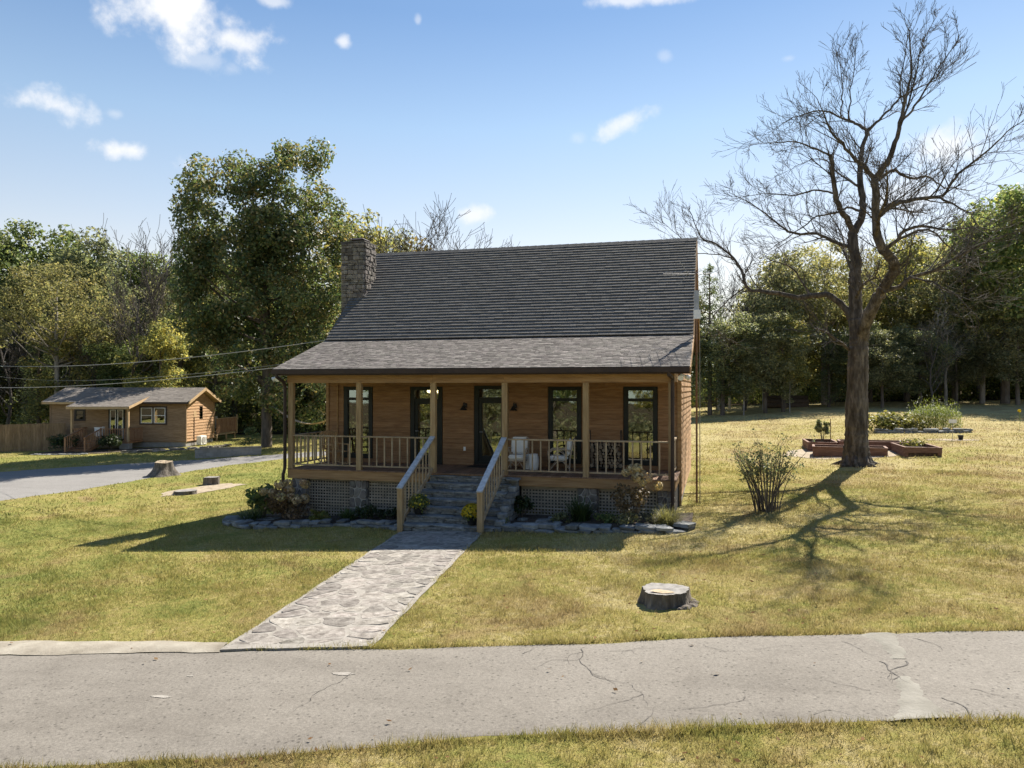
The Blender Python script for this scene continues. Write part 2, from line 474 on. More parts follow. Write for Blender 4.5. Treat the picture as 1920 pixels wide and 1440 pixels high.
M_CABROOF = mat('cabin_roof_shingles', [(.135, .12, .106), (.185, .165, .147), (.24, .217, .196)], 1.5, var=.16, island=True, rough=.9, bump=.4, bscale=40)
M_STONE = mat('ledge_stone', [(.085, .075, .066), (.155, .138, .122), (.25, .228, .20)], 5, var=.42, hue=.02, rough=.9, bump=.7, bscale=22)
M_STEPSTONE = mat('grey_step_stone', [(.10, .105, .105), (.20, .205, .20), (.31, .315, .30)], 5, var=.3, hue=.015, rough=.9, bump=.7, bscale=20)
M_MORTAR = mat('pale_mortar', [(.30, .28, .25), (.42, .40, .36)], 8, var=.05, rough=.95, bump=.5)
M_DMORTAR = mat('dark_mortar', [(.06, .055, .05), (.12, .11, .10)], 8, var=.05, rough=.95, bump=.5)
M_FLAG = mat('flagstone', [(.105, .092, .078), (.235, .212, .185), (.36, .332, .295)], 7, var=.26, hue=.012, rough=.95, bump=.9, bscale=18)
M_FLAGMORTAR = mat('flagstone_mortar', [(.22, .20, .172), (.34, .316, .28)], 5, var=.05, rough=.95, bump=.5)
M_CONC = mat('old_concrete', [(.20, .175, .135), (.28, .25, .20), (.36, .33, .27)], 2.5, var=.05, rough=.95, bump=.6, bscale=20)
M_PATCH = mat('pale_patch_concrete', [(.16, .149, .124), (.205, .193, .163), (.25, .236, .203)], 2.5, var=.05, rough=.95, bump=.6, bscale=20)
M_LITTER = mat('leaf_litter', [(.03, .024, .016), (.06, .048, .032), (.10, .08, .05)], 3, var=0, spec=0, rough=1, bump=.8, bscale=12)
M_BLOCK = mat('grey_block', [(.24, .23, .21), (.34, .325, .30)], 4, var=.1, rough=.95)
M_SOIL = mat('dark_mulch', [(.035, .027, .02), (.085, .066, .05), (.14, .11, .085)], 14, var=0, rough=1, bump=1.0, bscale=40)
M_DIRT = mat('pale_bare_dirt', [(.20, .16, .11), (.34, .28, .20), (.42, .36, .27)], 6, var=0, rough=1, bump=.8, bscale=30)
M_ASPH = asphalt_mat('aged_asphalt', (.180, .163, .139), (.115, .102, .086), (.226, .207, .178))
M_DRV = asphalt_mat('driveway_asphalt', (.21, .20, .187), (.155, .147, .138), (.25, .24, .226))
M_CRACK = mat('crack_tar', [(.05, .045, .04), (.09, .08, .07)], 5, var=0)
M_BARK = mat('rough_grey_bark', [(.030, .025, .02), (.10, .085, .07), (.24, .21, .175)], 7, (1, 1, .22), var=.1, rough=.95, bump=1.0, bscale=9, bdist=.12)
M_BARK2 = mat('brown_bark', [(.06, .048, .038), (.11, .09, .072), (.16, .135, .11)], 6, (1, 1, .3), var=.2, rough=.95, bump=.7)
M_PALEBARK = mat('pale_grey_bark', [(.16, .14, .12), (.25, .225, .195), (.33, .30, .27)], 6, (1, 1, .3), var=.15, rough=.95, bump=.6)
M_STUMPBARK = mat('stump_bark', [(.06, .05, .04), (.15, .128, .105), (.28, .245, .205)], 9, (1, 1, .25), var=.1, rough=.95, bump=1.0, bscale=14, bdist=.06)
M_TWIG = mat('dead_twig_bark', [(.06, .052, .047), (.10, .088, .08)], 4, var=.1, rough=.9, bump=0)
M_CUT = mat('sawn_wood_top', [(.22, .165, .10), (.36, .285, .19), (.45, .375, .27)], 9, var=.05, rough=.9)
M_BEDWOOD = mat('red_brown_bed_timber', [(.12, .065, .045), (.19, .105, .075), (.26, .155, .11)], 3, (1, 1, 5), var=.12)
M_SLAT = mat('dim_lattice_slats', [(.20, .175, .138), (.30, .262, .208), (.38, .335, .272)], 4, var=.15)
M_FENCE = mat('tan_fence_boards', [(.15, .10, .058), (.22, .15, .085), (.28, .20, .125)], 3, (3, 3, .6), var=.15)
M_CABWALL = mat('honey_cabin_siding', [(.19, .122, .068), (.28, .185, .105), (.35, .245, .15)], 2, (1, 1, 8), var=.08)
M_CABTRIM = mat('light_cabin_trim', [(.40, .27, .14), (.52, .37, .21)], 3, var=.05)
M_CABRED = mat('red_brown_stain', [(.20, .10, .055), (.31, .17, .09), (.38, .23, .13)], 3, var=.1)
M_WHITE = mat('white_paint', [(.72, .72, .70), (.82, .82, .80)], 4, var=.02, rough=.5, bump=.05)
M_CUSH = mat('white_cushion', [(.70, .69, .66), (.80, .79, .76)], 6, var=.02, rough=.95, bump=.3)
M_RATTAN = mat('pale_rattan', [(.36, .28, .20), (.52, .43, .33)], 12, var=.05)
M_BLACK = mat('black_metal', [(.012, .012, .012), (.03, .03, .03)], 6, var=.05, rough=.45, bump=.05)
M_PALEPOST = mat('skylit_pale_post', [(.36, .34, .31), (.52, .50, .46)], 6, var=.05)  # pale tone has the sky light on the posts put into the colour
M_METAL = mat('dull_aluminium', [(.25, .25, .26), (.36, .36, .37)], 6, var=.05, rough=.4, metal=.6, bump=.05)
M_RUST = mat('rusty_pole', [(.16, .085, .05), (.26, .15, .09)], 8, var=.05, rough=.8)
M_CABLE = mat('pale_cable', [(.20, .20, .19), (.27, .27, .26)], 4, var=.1, rough=.6, bump=0)
M_LOGBARK = mat('firewood_bark', [(.07, .05, .035), (.14, .10, .07)], 9, var=.25)
M_LOGEND = mat('firewood_cut_end', [(.16, .12, .08), (.27, .21, .145)], 9, var=.35)
M_ROCKER = mat('rocker_wood', [(.36, .22, .11), (.50, .33, .17)], 5, var=.05)
M_MAT = mat('dark_door_mat', [(.02, .018, .016), (.04, .035, .03)], 20, var=0)
M_INT = mat('dim_interior_paint', [(.16, .13, .10), (.20, .16, .12)], 2, var=0, bump=0)
M_GLASS = glass_mat('window_glass', .24, (.5, .54, .52))
M_BULB = emit_mat('warm_bulb_glow', (1, .72, .38), 9)
# foliage
M_OAK = leaf_mat('oak_leaves', [(0, (0.064, 0.110, 0.056)), (.45, (0.110, 0.151, 0.073)), (.75, (0.193, 0.199, 0.095)), (1, (0.315, 0.228, 0.118))], trans=0.48, var=.4, rough=.5, spec=.35)
M_GREEN = leaf_mat('green_leaves', [(0, (0.087, 0.138, 0.063)), (.5, (0.162, 0.215, 0.085)), (1, (0.354, 0.339, 0.123))], trans=0.58, spec=.15, tcol=(1.15, 1.12, .8))
M_GREYGREEN = leaf_mat('grey_green_leaves', [(0, (0.108, 0.144, 0.094)), (.5, (0.202, 0.230, 0.130)), (1, (0.380, 0.365, 0.179))], trans=0.58, spec=.15, tcol=(1.15, 1.12, .8))
M_LOCUST = leaf_mat('yellow_green_leaves', [(0, (0.143, 0.155, 0.076)), (.5, (0.250, 0.246, 0.117)), (1, (0.385, 0.320, 0.145))], trans=0.55, spec=.15, tcol=(1.15, 1.12, .8))
M_GOLD = leaf_mat('golden_green_leaves', [(0, (0.117, 0.153, 0.076)), (.5, (0.272, 0.276, 0.113)), (1, (0.506, 0.400, 0.130))], trans=0.58, spec=.15, tcol=(1.15, 1.12, .8))
M_OLIVE = leaf_mat('olive_leaves', [(0, (0.121, 0.148, 0.091)), (.5, (0.230, 0.242, 0.139)), (1, (0.412, 0.372, 0.204))], trans=0.58, spec=.15, tcol=(1.15, 1.12, .8))
M_RUSTL = leaf_mat('rusty_leaves', [(0, (0.083, 0.082, 0.043)), (.5, (0.135, 0.117, 0.057)), (1, (0.198, 0.152, 0.072))], trans=0.52, spec=.1)
M_CEDAR = leaf_mat('cedar_needles', [(0, (0.077, 0.118, 0.072)), (.5, (0.135, 0.185, 0.093)), (1, (0.238, 0.272, 0.121))], trans=0.4, spec=.1)
M_CEDAR2 = leaf_mat('pale_cedar_needles', [(0, (0.109, 0.144, 0.086)), (.5, (0.181, 0.220, 0.120)), (1, (0.292, 0.313, 0.156))], trans=0.45, spec=.1)
M_SHRUB = leaf_mat('dark_shrub_leaves', [(0, (.020, .035, .014)), (.5, (.035, .055, .02)), (1, (.06, .085, .03))], trans=.3)
M_HYD = leaf_mat('dry_hydrangea_leaves', [(0, (.10, .075, .042)), (.5, (.175, .125, .07)), (1, (.25, .20, .10))], trans=.3)
M_BLOOM = leaf_mat('faded_bloom_petals', [(0, (.36, .24, .14)), (.5, (.50, .38, .21)), (1, (.58, .50, .30))], trans=.3)
M_DRYLEAF = leaf_mat('dry_fallen_leaves', [(0, (.09, .05, .025)), (.5, (.17, .10, .05)), (1, (.22, .16, .09))], trans=.2, rough=.95, spec=0)
M_HOSTA = leaf_mat('yellowing_hosta_leaves', [(0, (.09, .12, .03)), (.5, (.17, .18, .05)), (1, (.27, .24, .08))], trans=.35)
M_LIRI = leaf_mat('strap_leaves', [(0, (.035, .06, .02)), (.5, (.06, .095, .03)), (1, (.10, .13, .045))], trans=.3)
M_PALEGRASS = leaf_mat('pale_ornamental_grass', [(0, (.13, .14, .06)), (.5, (.22, .22, .10)), (1, (.34, .31, .17))], trans=.35)
M_MUM = leaf_mat('yellow_mum_petals', [(0, (.45, .32, .015)), (.6, (.62, .48, .02)), (1, (.7, .58, .05))], trans=.3, hue=0)
M_ASP = leaf_mat('feathery_asparagus', [(0, (.12, .17, .035)), (.5, (.19, .25, .05)), (1, (.28, .33, .09))], trans=.5)
M_SQUASH = leaf_mat('garden_bed_leaves', [(0, (.09, .11, .03)), (.5, (.19, .19, .06)), (1, (.30, .26, .10))], trans=.4)
M_FOREST = leaf_mat('understory_leaves', [(0, (0.066, 0.095, 0.042)), (.5, (0.131, 0.157, 0.062)), (1, (0.288, 0.268, 0.098))], trans=0.5, spec=.0)

# unit pieces shared by many objects
_unit = {}


def unit_box(m):
    if m.name not in _unit:
        _unit[m.name] = MB().box(-.5, .5, -.5, .5, -.5, .5).mesh('board', m)
    return _unit[m.name]


_rocks = {}


def rock(m, k):
    key = (m.name, k % 7)
    if key not in _rocks:
        rg = random.Random(k % 7 + 50)
        bm = bmesh.new(); bmesh.ops.create_cube(bm, size=1.0)
        bmesh.ops.bevel(bm, geom=bm.edges[:], offset=.13, segments=1, affect='EDGES')
        for v in bm.verts:
            v.co += Vector((rg.uniform(-.07, .07), rg.uniform(-.07, .07), rg.uniform(-.07, .07)))
        me = bpy.data.meshes.new('stone'); bm.to_mesh(me); bm.free(); me.materials.append(m)
        _rocks[key] = me
    return _rocks[key]


def board(name, m, parent, x0, x1, y0, y1, z0, z1, rot=None):
    return link(name, unit_box(m), parent, ((x0 + x1) / 2, (y0 + y1) / 2, (z0 + z1) / 2), (x1 - x0, y1 - y0, z1 - z0), rot)

# ------------------------------------------------------------------ ground, roads, path
def inside(px, py, poly):
    px = np.asarray(px); py = np.asarray(py); r = np.zeros(px.shape, bool); n = len(poly)
    for i in range(n):
        x1, y1 = poly[i]; x2, y2 = poly[(i + 1) % n]
        if y1 == y2: continue
        c = ((y1 > py) != (y2 > py)) & (px < (x2 - x1) * (py - y1) / (y2 - y1) + x1)
        r ^= c
    return r


def resample(pts, step):
    out = []
    for (x1, y1), (x2, y2) in zip(pts, pts[1:]):
        n = max(1, int(math.hypot(x2 - x1, y2 - y1) / step))
        out += [(x1 + (x2 - x1) * i / n, y1 + (y2 - y1) * i / n) for i in range(n)]
    return out + [pts[-1]]


def wob(s, k, seed):
    return math.sin(s * k + seed) * .5 + math.sin(s * k * 2.3 + seed * 1.7) * .3 + math.sin(s * k * 5.1 + seed * 2.9) * .2


def strip(name, m, A, B, n, lift, nw=8, jag=.05, parent=None, kind='structure'):
    """sheet between two polylines, both resampled to n points, edges slightly ragged"""
    def rs(P):
        P = [Vector((*p, 0)) for p in P]; L = [0]
        for a, b in zip(P, P[1:]): L.append(L[-1] + (b - a).length)
        o = []
        for i in range(n + 1):
            s = L[-1] * i / n; k = 0
            while k < len(P) - 2 and L[k + 1] < s: k += 1
            o.append(P[k].lerp(P[k + 1], (s - L[k]) / max(1e-9, L[k + 1] - L[k])))
        return o
    a, b = rs(A), rs(B); V = []; F = []
    for i in range(n + 1):
        d = (b[i] - a[i]).normalized(); s = i * .25
        pa = a[i] + d * jag * wob(s, 2.1, 1.0); pb = b[i] + d * jag * wob(s, 1.9, 4.0)
        for k in range(nw + 1):
            p = pa.lerp(pb, k / nw)
            V.append((p.x, p.y, gf(p.x, p.y) + lift - (.02 if k in (0, nw) else 0)))
    for i in range(n):
        for k in range(nw):
            q = i * (nw + 1) + k
            F.append((q, q + nw + 1, q + nw + 2, q + 1))
    me = bpy.data.meshes.new(name); me.from_pydata(V, [], F); me.materials.append(m)
    me.polygons.foreach_set('use_smooth', [True] * len(F)); me.update()
    o = link(name, me, parent)
    if kind: o['kind'] = kind
    return o, [(p.x, p.y) for p in a] + [(p.x, p.y) for p in reversed(b)]


def axis(lo, hi, a, b, fine, coarse):
    r = list(np.arange(lo, a, coarse)) + list(np.arange(a, b, fine)) + list(np.arange(b, hi + 1, coarse))
    return np.array(r)


xs = axis(-420, 420, -50, 50, 1.0, 18.0); ys = axis(-200, 520, -22, 75, 1.0, 18.0)
GX, GY = np.meshgrid(xs, ys); GZ = gz(GX, GY)
V = np.stack([GX, GY, GZ], -1).reshape(-1, 3); nx = len(xs)
F = [(j * nx + i, j * nx + i + 1, (j + 1) * nx + i + 1, (j + 1) * nx + i) for j in range(len(ys) - 1) for i in range(nx - 1)]
me = bpy.data.meshes.new('lawn'); me.from_pydata(V.tolist(), [], F); me.materials.append(M_LAWN)
me.polygons.foreach_set('use_smooth', [True] * len(F)); me.update()
tag(link('lawn', me), kind='structure')

FAR = [(-40, -18.6), (-12, -14.1), (2.38, -11.71), (5.68, -11.13), (7.71, -10.78), (10.51, -10.23), (12.04, -9.77), (14.79, -9.22), (16.26, -8.96), (30, -6.3), (60, -.8)]
NEAR = [(-40, -21.6), (-12, -17.3), (5.59, -14.55), (7.61, -14.0), (10.37, -13.04), (12.69, -12.44), (15.28, -11.83), (30, -9.0), (60, -3.5)]
road, ROADPOLY = strip('road', M_ASPH, FAR, NEAR, 400, .022, 10, .06)
DN = [(-26, -7.5), (-19, -2.2), (-14.4, 2.78), (-13.5, 5.98), (-13.34, 10.42), (-12.9, 14.91), (-11.6, 18.55), (-8, 23), (0, 28)]
DF = [(-40, -2), (-30.5, 4), (-24.2, 9.6), (-21.2, 13.2), (-18.0, 16.2), (-15.7, 18.2), (-13.4, 20.9), (-10, 25), (-1, 31)]
drive, DRVPOLY = strip('driveway', M_DRV, DN, DF, 200, .022, 10, .12)
# worn concrete edging beside the road, left of the walk
SA = [(-6, -12.45), (1.81, -11.19), (3.55, -10.95), (5.52, -10.78)]; SB = [(-6, -13.15), (2.38, -11.74), (5.66, -11.17)]
edg, STRIPPOLY = strip('concrete_edging', M_CONC, SA, SB, 60, .034, 3, .05)
# concrete patch band across the road
strip('concrete_patch', M_PATCH, [(14.16, -9.38), (14.30, -9.9), (14.34, -10.35)], [(14.66, -9.28), (14.66, -9.9), (14.60, -10.32)], 30, .027, 4, .06, parent=road, kind=None)
strip('concrete_patch', M_PATCH, [(14.24, -10.95), (14.20, -11.3), (14.08, -11.75), (13.98, -12.15)], [(14.50, -10.9), (14.54, -11.3), (14.58, -11.6), (14.68, -11.98)], 30, .027, 4, .06, parent=road, kind=None)
# cracks: thin dark tar ribbons lying on the road
mb = MB()


def crack(x, y, ang, ln, w, seed, branch=True):
    rg = random.Random(seed); a0 = ang; px, py = x, y; n = max(4, int(ln / .07)); L = []
    for i in range(n + 1):
        L.append((px, py, w * (1 - .75 * i / n) * rg.uniform(.5, 1.3)))
        ang += rg.uniform(-.55, .55) + (a0 - ang) * .25; st = ln / n
        px += math.cos(ang) * st; py += math.sin(ang) * st
        if branch and rg.random() < .10 and i < n - 2: crack(px, py, ang + rg.choice([-1, 1]) * rg.uniform(.5, 1.1), ln * rg.uniform(.15, .4), w * .7, seed * 7 + i, ln > 1.2)
    V = []
    for (x1, y1, w1), (x2, y2, _) in zip(L, L[1:] + [L[-1]]):
        d = Vector((x2 - x1, y2 - y1)); d = d.normalized() if d.length > 1e-6 else Vector((1, 0)); nx_, ny_ = -d.y, d.x
        V += [(x1 + nx_ * w1, y1 + ny_ * w1, gf(x1, y1) + .0275), (x1 - nx_ * w1, y1 - ny_ * w1, gf(x1, y1) + .0275)]
    mb.add(V, [(2 * i, 2 * i + 1, 2 * i + 3, 2 * i + 2) for i in range(len(L) - 1)])


CR = [(10.62, -10.45, -1.3, 2.2, .0055, 3), (7.95, -11.7, -2.0, 1.3, .005, 5), (14.22, -10.45, -1.35, .75, .011, 8), (14.52, -10.4, -1.35, .8, .011, 9), (14.62, -11.5, -.9, .7, .008, 10),
      (13.95, -11.4, 2.7, .7, .005, 12), (13.9, -9.75, -.8, .6, .006, 13), (14.8, -9.5, -.9, .6, .006, 14), (12.2, -10.15, -.4, .8, .004, 15), (11.0, -10.5, .2, 1.0, .004, 16),
      (12.0, -12.2, .25, 1.2, .004, 18), (9.9, -10.75, 1.0, .3, .005, 20), (11.3, -12.7, .2, 1.0, .004, 22), (13.3, -12.1, .2, .7, .004, 23), (15.0, -11.2, -.9, .5, .005, 24), (12.8, -10.2, -.3, .6, .004, 25)]
for c in CR: crack(*c)
tag(mb.build('crack', M_CRACK, road), kind='stuff')
# worn pale scars
for (cx, cy, rx, ry, sd) in [(7.85, -11.75, .17, .055, 1), (6.0, -12.75, .13, .04, 2), (5.9, -12.1, .05, .02, 3)]:
    rg = random.Random(sd)
    pl = [(cx + rx * math.cos(t) * rg.uniform(.7, 1.2), cy + ry * math.sin(t) * rg.uniform(.7, 1.2)) for t in np.linspace(0, 2 * math.pi, 15)[:-1]]
    z = gf(cx, cy) + .024
    MB().add([(x, y, gf(x, y) + .0272) for x, y in pl], [tuple(range(14))]).build('worn_scar', M_FLAGMORTAR, road)


# flagstone walk: mortar bed + one mesh per stone
def clip(poly, p, n):
    out = []
    for i in range(len(poly)):
        a, b = poly[i], poly[(i + 1) % len(poly)]
        da = (a[0] - p[0]) * n[0] + (a[1] - p[1]) * n[1]; db = (b[0] - p[0]) * n[0] + (b[1] - p[1]) * n[1]
        if da <= 0: out.append(a)
        if (da < 0 < db) or (db < 0 < da):
            t = da / (da - db); out.append((a[0] + (b[0] - a[0]) * t, a[1] + (b[1] - a[1]) * t))
    return out


def voronoi(region, seeds, gap):
    cells = []
    for i, s in enumerate(seeds):
        poly = region
        for j, q in enumerate(seeds):
            if i == j: continue
            d = (q[0] - s[0], q[1] - s[1]); L = math.hypot(*d)
            if L > 3 or L < 1e-6: continue
            n = (d[0] / L, d[1] / L)
            poly = clip(poly, (s[0] + d[0] / 2 - n[0] * gap, s[1] + d[1] / 2 - n[1] * gap), n)
            if len(poly) < 3: break
        cells.append(poly)
    return cells


def rounded(poly, rg, jit=.02, k=.22):
    out = []; n = len(poly)
    for i in range(n):
        p0, p1, p2 = poly[i - 1], poly[i], poly[(i + 1) % n]
        for q, t in ((p0, k), (p2, k)):
            out.append((p1[0] + (q[0] - p1[0]) * t + rg.uniform(-jit, jit), p1[1] + (q[1] - p1[1]) * t + rg.uniform(-jit, jit)))
    return out


WALK = [(5.64, -11.12), (7.72, -10.74), (6.66, -2.12), (4.42, -1.92)]


def wk(u, v):
    a = Vector(WALK[0]).lerp(Vector(WALK[1]), u); b = Vector(WALK[3]).lerp(Vector(WALK[2]), u)
    return a.lerp(b, v)


mb = MB(); nu, nv = 6, 40
for j in range(nv + 1):
    for i in range(nu + 1):
        p = wk(i / nu, j / nv); e = (.03 + .02 * wob(j * .3, 3, i)) * (-1 if i == 0 else 1) if i in (0, nu) else 0
        mb.v.append((p.x + e, p.y, gf(p.x, p.y) + .035 - (.015 if i in (0, nu) else 0)))
for j in range(nv):
    for i in range(nu):
        q = j * (nu + 1) + i; mb.f.append((q, q + 1, q + nu + 2, q + nu + 1))
walk = tag(mb.build('stone_walk', M_FLAGMORTAR), kind='structure')
rg = random.Random(5)
seeds = []
for j in range(25):
    nrow = rg.choice([3, 4, 5, 5, 6]); 
    for i in range(nrow):
        seeds.append((((i + .5 + rg.uniform(-.33, .33)) / nrow) * 2.1, (j + .5 + rg.uniform(-.42, .42)) * 9.0 / 25))
for poly in voronoi([(0.03, .14), (2.07, .14), (2.07, 8.95), (0.03, 8.95)], seeds, .016):
    if len(poly) < 3: continue
    pr = rounded(poly, rg, .026)
    pr = [wk(min(max(x, .05), 2.05) / 2.1, y / 9.0) for x, y in pr]
    c = sum(pr, Vector((0, 0))) / len(pr); h = rg.uniform(.001, .006); n = len(pr)
    tx, ty = rg.uniform(-.008, .008), rg.uniform(-.008, .008)
    z = [gf(p.x, p.y) + .035 for p in pr]; cz = gf(c.x, c.y) + .035
    V = [(p.x, p.y, zz - .012) for p, zz in zip(pr, z)]
    V += [(c.x + (p.x - c.x) * .95, c.y + (p.y - c.y) * .95, zz + h + (p.x - c.x) * tx + (p.y - c.y) * ty) for p, zz in zip(pr, z)]
    V += [(c.x, c.y, cz + h + rg.uniform(-.002, .004))]
    F = [(i, (i + 1) % n, n + (i + 1) % n, n + i) for i in range(n)] + [(n + i, n + (i + 1) % n, 2 * n) for i in range(n)]
    MB().add(V, F).build('flagstone', M_FLAG, walk)
# pale cement lip where the walk meets the road
mb = MB(); n = 16; V = []
for i in range(n + 1):
    a = wk(i / n, -.001); b = wk(i / n, .016)
    for p, dz in ((a, .0), (a, .036), (b, .044), (b, .0)): V.append((p.x, p.y - (.03 * wob(i * .5, 2, 1) if p is a else 0), gf(p.x, p.y) + dz))
mb.add(V, [(i * 4 + k, i * 4 + 4 + k, i * 4 + 5 + k, i * 4 + 1 + k) for i in range(n) for k in range(3)])
mb.build('cement_lip', M_WHITE if False else M_FLAGMORTAR, walk)

BEDPOLY = [(-1.37, -1.0), (-.36, -1.5), (1.0, -1.28), (2.31, -1.0), (3.91, -1.4), (4.35, -1.75), (7.0, -1.7), (7.9, -1.8), (9.29, -1.98), (10.32, -1.97), (10.96, -2.1), (11.5, -1.81), (11.75, -.6), (11.3, .3), (-.2, .3), (-1.0, .9), (-1.9, 1.0), (-1.95, -.1)]


def soil(name, poly, lift, m, n=10):
    mb = MB(); cx = sum(p[0] for p in poly) / len(poly); cy = sum(p[1] for p in poly) / len(poly)
    P = resample(poly + [poly[0]], .4)[:-1]; k = len(P)
    rings = [1.0, .97, .85, .6, .3]
    for r, dz in zip(rings, (-.05, lift * .6, lift, lift, lift)):
        for i, (x, y) in enumerate(P):
            X, Y = cx + (x - cx) * r, cy + (y - cy) * r
            mb.v.append((X, Y, gf(X, Y) + dz + .012 * wob(i, 1.7, r * 9)))
    for a in range(len(rings) - 1):
        for i in range(k): mb.f.append((a * k + i, a * k + (i + 1) % k, (a + 1) * k + (i + 1) % k, (a + 1) * k + i))
    mb.f.append(tuple(range((len(rings) - 1) * k, len(rings) * k)))
    return tag(mb.build(name, m), kind='structure')


mbs = MB()
# soil of the front bed, built as a band between its front edge and the porch
FR = resample(BEDPOLY[:13], .3); n = len(FR)
for i, (x, y) in enumerate(FR):
    bx = x; 
    for k in range(5):
        t = k / 4; Y = y + (.35 - y) * t
        mbs.v.append((x + (.0 if k else 0), Y, gf(x, Y) + (.05 + .05 * min(1, t * 3)) + .02 * wob(i * .6, 1.9, k)))
for i in range(n - 1):
    for k in range(4): mbs.f.append((i * 5 + k, (i + 1) * 5 + k, (i + 1) * 5 + k + 1, i * 5 + k + 1))
tag(mbs.build('flower_bed_soil', M_SOIL), kind='structure')
soil('side_bed_soil', [(-1.37, -1.0), (-.2, -.8), (-.05, .3), (-.2, 1.1), (-1.2, 1.2), (-1.9, .4)], .05, M_SOIL)

STUMPS = [(11.55, -8.22, .43), (-13.48, 10.6, .9), (-8.92, 8.32, .36), (-8.18, 5.66, .45)]
for x, y, r in ((-8.5, 6.9, 1.0),):
    rg = random.Random(4)
    pl = [(-8.25 + math.cos(t) * .95 * rg.uniform(.7, 1.1) + .45 * math.sin(t), 6.9 + math.sin(t) * 2.0 * rg.uniform(.8, 1.1)) for t in np.linspace(0, 2 * math.pi, 22)[:-1]]
    mbd = MB().add([(a, b, gf(a, b) + .015) for a, b in pl], [tuple(range(21))]); tag(mbd.build('bare_dirt_patch', M_DIRT), kind='structure')
rg = random.Random(9)
pl = [(17.6 + math.cos(t) * 2.6 * rg.uniform(.85, 1.1), 14.6 + math.sin(t) * 2.2 * rg.uniform(.85, 1.1)) for t in np.linspace(0, 2 * math.pi, 26)[:-1]]
tag(MB().add([(a, b, gf(a, b) + .012) for a, b in pl], [tuple(range(25))]).build('bare_dirt_patch', M_DIRT), kind='structure')
pl = [(23.0 + math.cos(t) * 1.2 * rg.uniform(.8, 1.1), 19.2 + math.sin(t) * .5 * rg.uniform(.8, 1.1)) for t in np.linspace(0, 2 * math.pi, 20)[:-1]]
tag(MB().add([(a, b, gf(a, b) + .012) for a, b in pl], [tuple(range(19))]).build('bare_dirt_patch', M_DIRT), kind='structure')

# dark leaf litter under the woods
def floor_sheet(name, poly, m, lift=.03, step=2.0):
    xs_ = [p[0] for p in poly]; ys_ = [p[1] for p in poly]; mb = MB(); idx = {}
    X = np.arange(min(xs_), max(xs_) + step, step); Y = np.arange(min(ys_), max(ys_) + step, step)
    for i, x in enumerate(X):
        for j, y in enumerate(Y):
            if inside(x, y, poly): idx[(i, j)] = len(mb.v); jx, jy = rnd(-.7, .7), rnd(-.7, .7); mb.v.append((x + jx, y + jy, gf(x + jx, y + jy) + lift + min(.8, max(0, y - 64) * .02) + min(.8, max(0, abs(x) - 55) * .03)))
    for (i, j) in list(idx):
        k = [(i, j), (i + 1, j), (i + 1, j + 1), (i, j + 1)]
        if all(q in idx for q in k): mb.f.append(tuple(idx[q] for q in k))
    return tag(mb.build(name, m), kind='structure')


floor_sheet('forest_floor', [(2, 55), (30, 56), (70, 60), (400, 90), (400, 500), (-40, 500), (-40, 60)], M_LITTER, .05)
floor_sheet('forest_floor', [(-110, 20), (-62, 26), (-46, 31), (-30, 33.5), (-16, 36), (-2, 39), (-2, 62), (-42, 62), (-42, 500), (-400, 500), (-400, 20)], M_LITTER, .06)

floor_sheet('forest_floor', [(-300, -38), (300, -38), (300, -190), (-300, -190)], M_LITTER, .3, 6.0)
# grass blades (single triangles), dense near the road and thinning with distance
rs = np.random.RandomState(21)
_wl = [wk(-.0, i / 60) for i in range(61)]; _wr = [wk(1.0, i / 60) for i in range(61)]
WALK_IN = [(p.x + .03 + .05 * wob(i, .9, 2), p.y) for i, p in enumerate(_wl)] + [(p.x - .03 - .05 * wob(i, 1.1, 5), p.y) for i, p in reversed(list(enumerate(_wr)))]


def blades(n, sampler, hmin, hmax, w):
    x, y = sampler(n)
    ok = ~inside(x, y, ROADPOLY) & ~inside(x, y, WALK_IN) & ~inside(x, y, DRVPOLY) & ~inside(x, y, STRIPPOLY) & ~inside(x, y, BEDPOLY) & ~((x > -.2) & (x < 11.5) & (y > -.3) & (y < 10.8))
    ok &= ~((np.abs(x + 8.25) < .9) & (np.abs(y - 6.9) < 1.7)) & ~(((x - 17.6) / 2.4) ** 2 + ((y - 14.6) / 2.1) ** 2 < 1)
    for a, b, r in STUMPS: ok &= (x - a) ** 2 + (y - b) ** 2 > r * r * 1.15
    # patchiness: thin growth where the sward is worn
    pn = np.sin(x * 1.3 + 2 * np.sin(y * .9)) * np.sin(y * 1.7 + 1.5 * np.sin(x * .7)) + .4 * np.sin(x * 4.1 + y * 3.3)
    ok &= rs.rand(n) < np.clip(.72 + .25 * pn, .3, 1)
    x = x[ok]; y = y[ok]; m = len(x); z = gz(x, y)
    h = rs.uniform(hmin, hmax, m) * (1 + .3 * np.clip(pn[ok], -1, 1)); a = rs.uniform(0, 2 * np.pi, m); le = rs.uniform(.2, 1.1, m); b = rs.uniform(0, 2 * np.pi, m)
    V = np.empty((m, 3, 3), np.float32)
    V[:, 0] = np.stack([x - np.cos(a) * w, y - np.sin(a) * w, z - .005], -1)
    V[:, 1] = np.stack([x + np.cos(a) * w, y + np.sin(a) * w, z - .005], -1)
    V[:, 2] = np.stack([x + np.cos(b) * h * le, y + np.sin(b) * h * le, z + h], -1)
    return V.reshape(-1, 3)


def samp_cam(y0, y1, pw):
    def f(n):
        # distance from the camera spot sampled evenly on the ground inside a wide fan
        d = np.sqrt(rs.uniform(y0 ** pw, y1 ** pw, n) ** (2 / pw)); a = rs.uniform(R(-40), R(40), n) - R(15)
        return 12.35 + d * np.sin(a), -20.4 + d * np.cos(a)
    return f


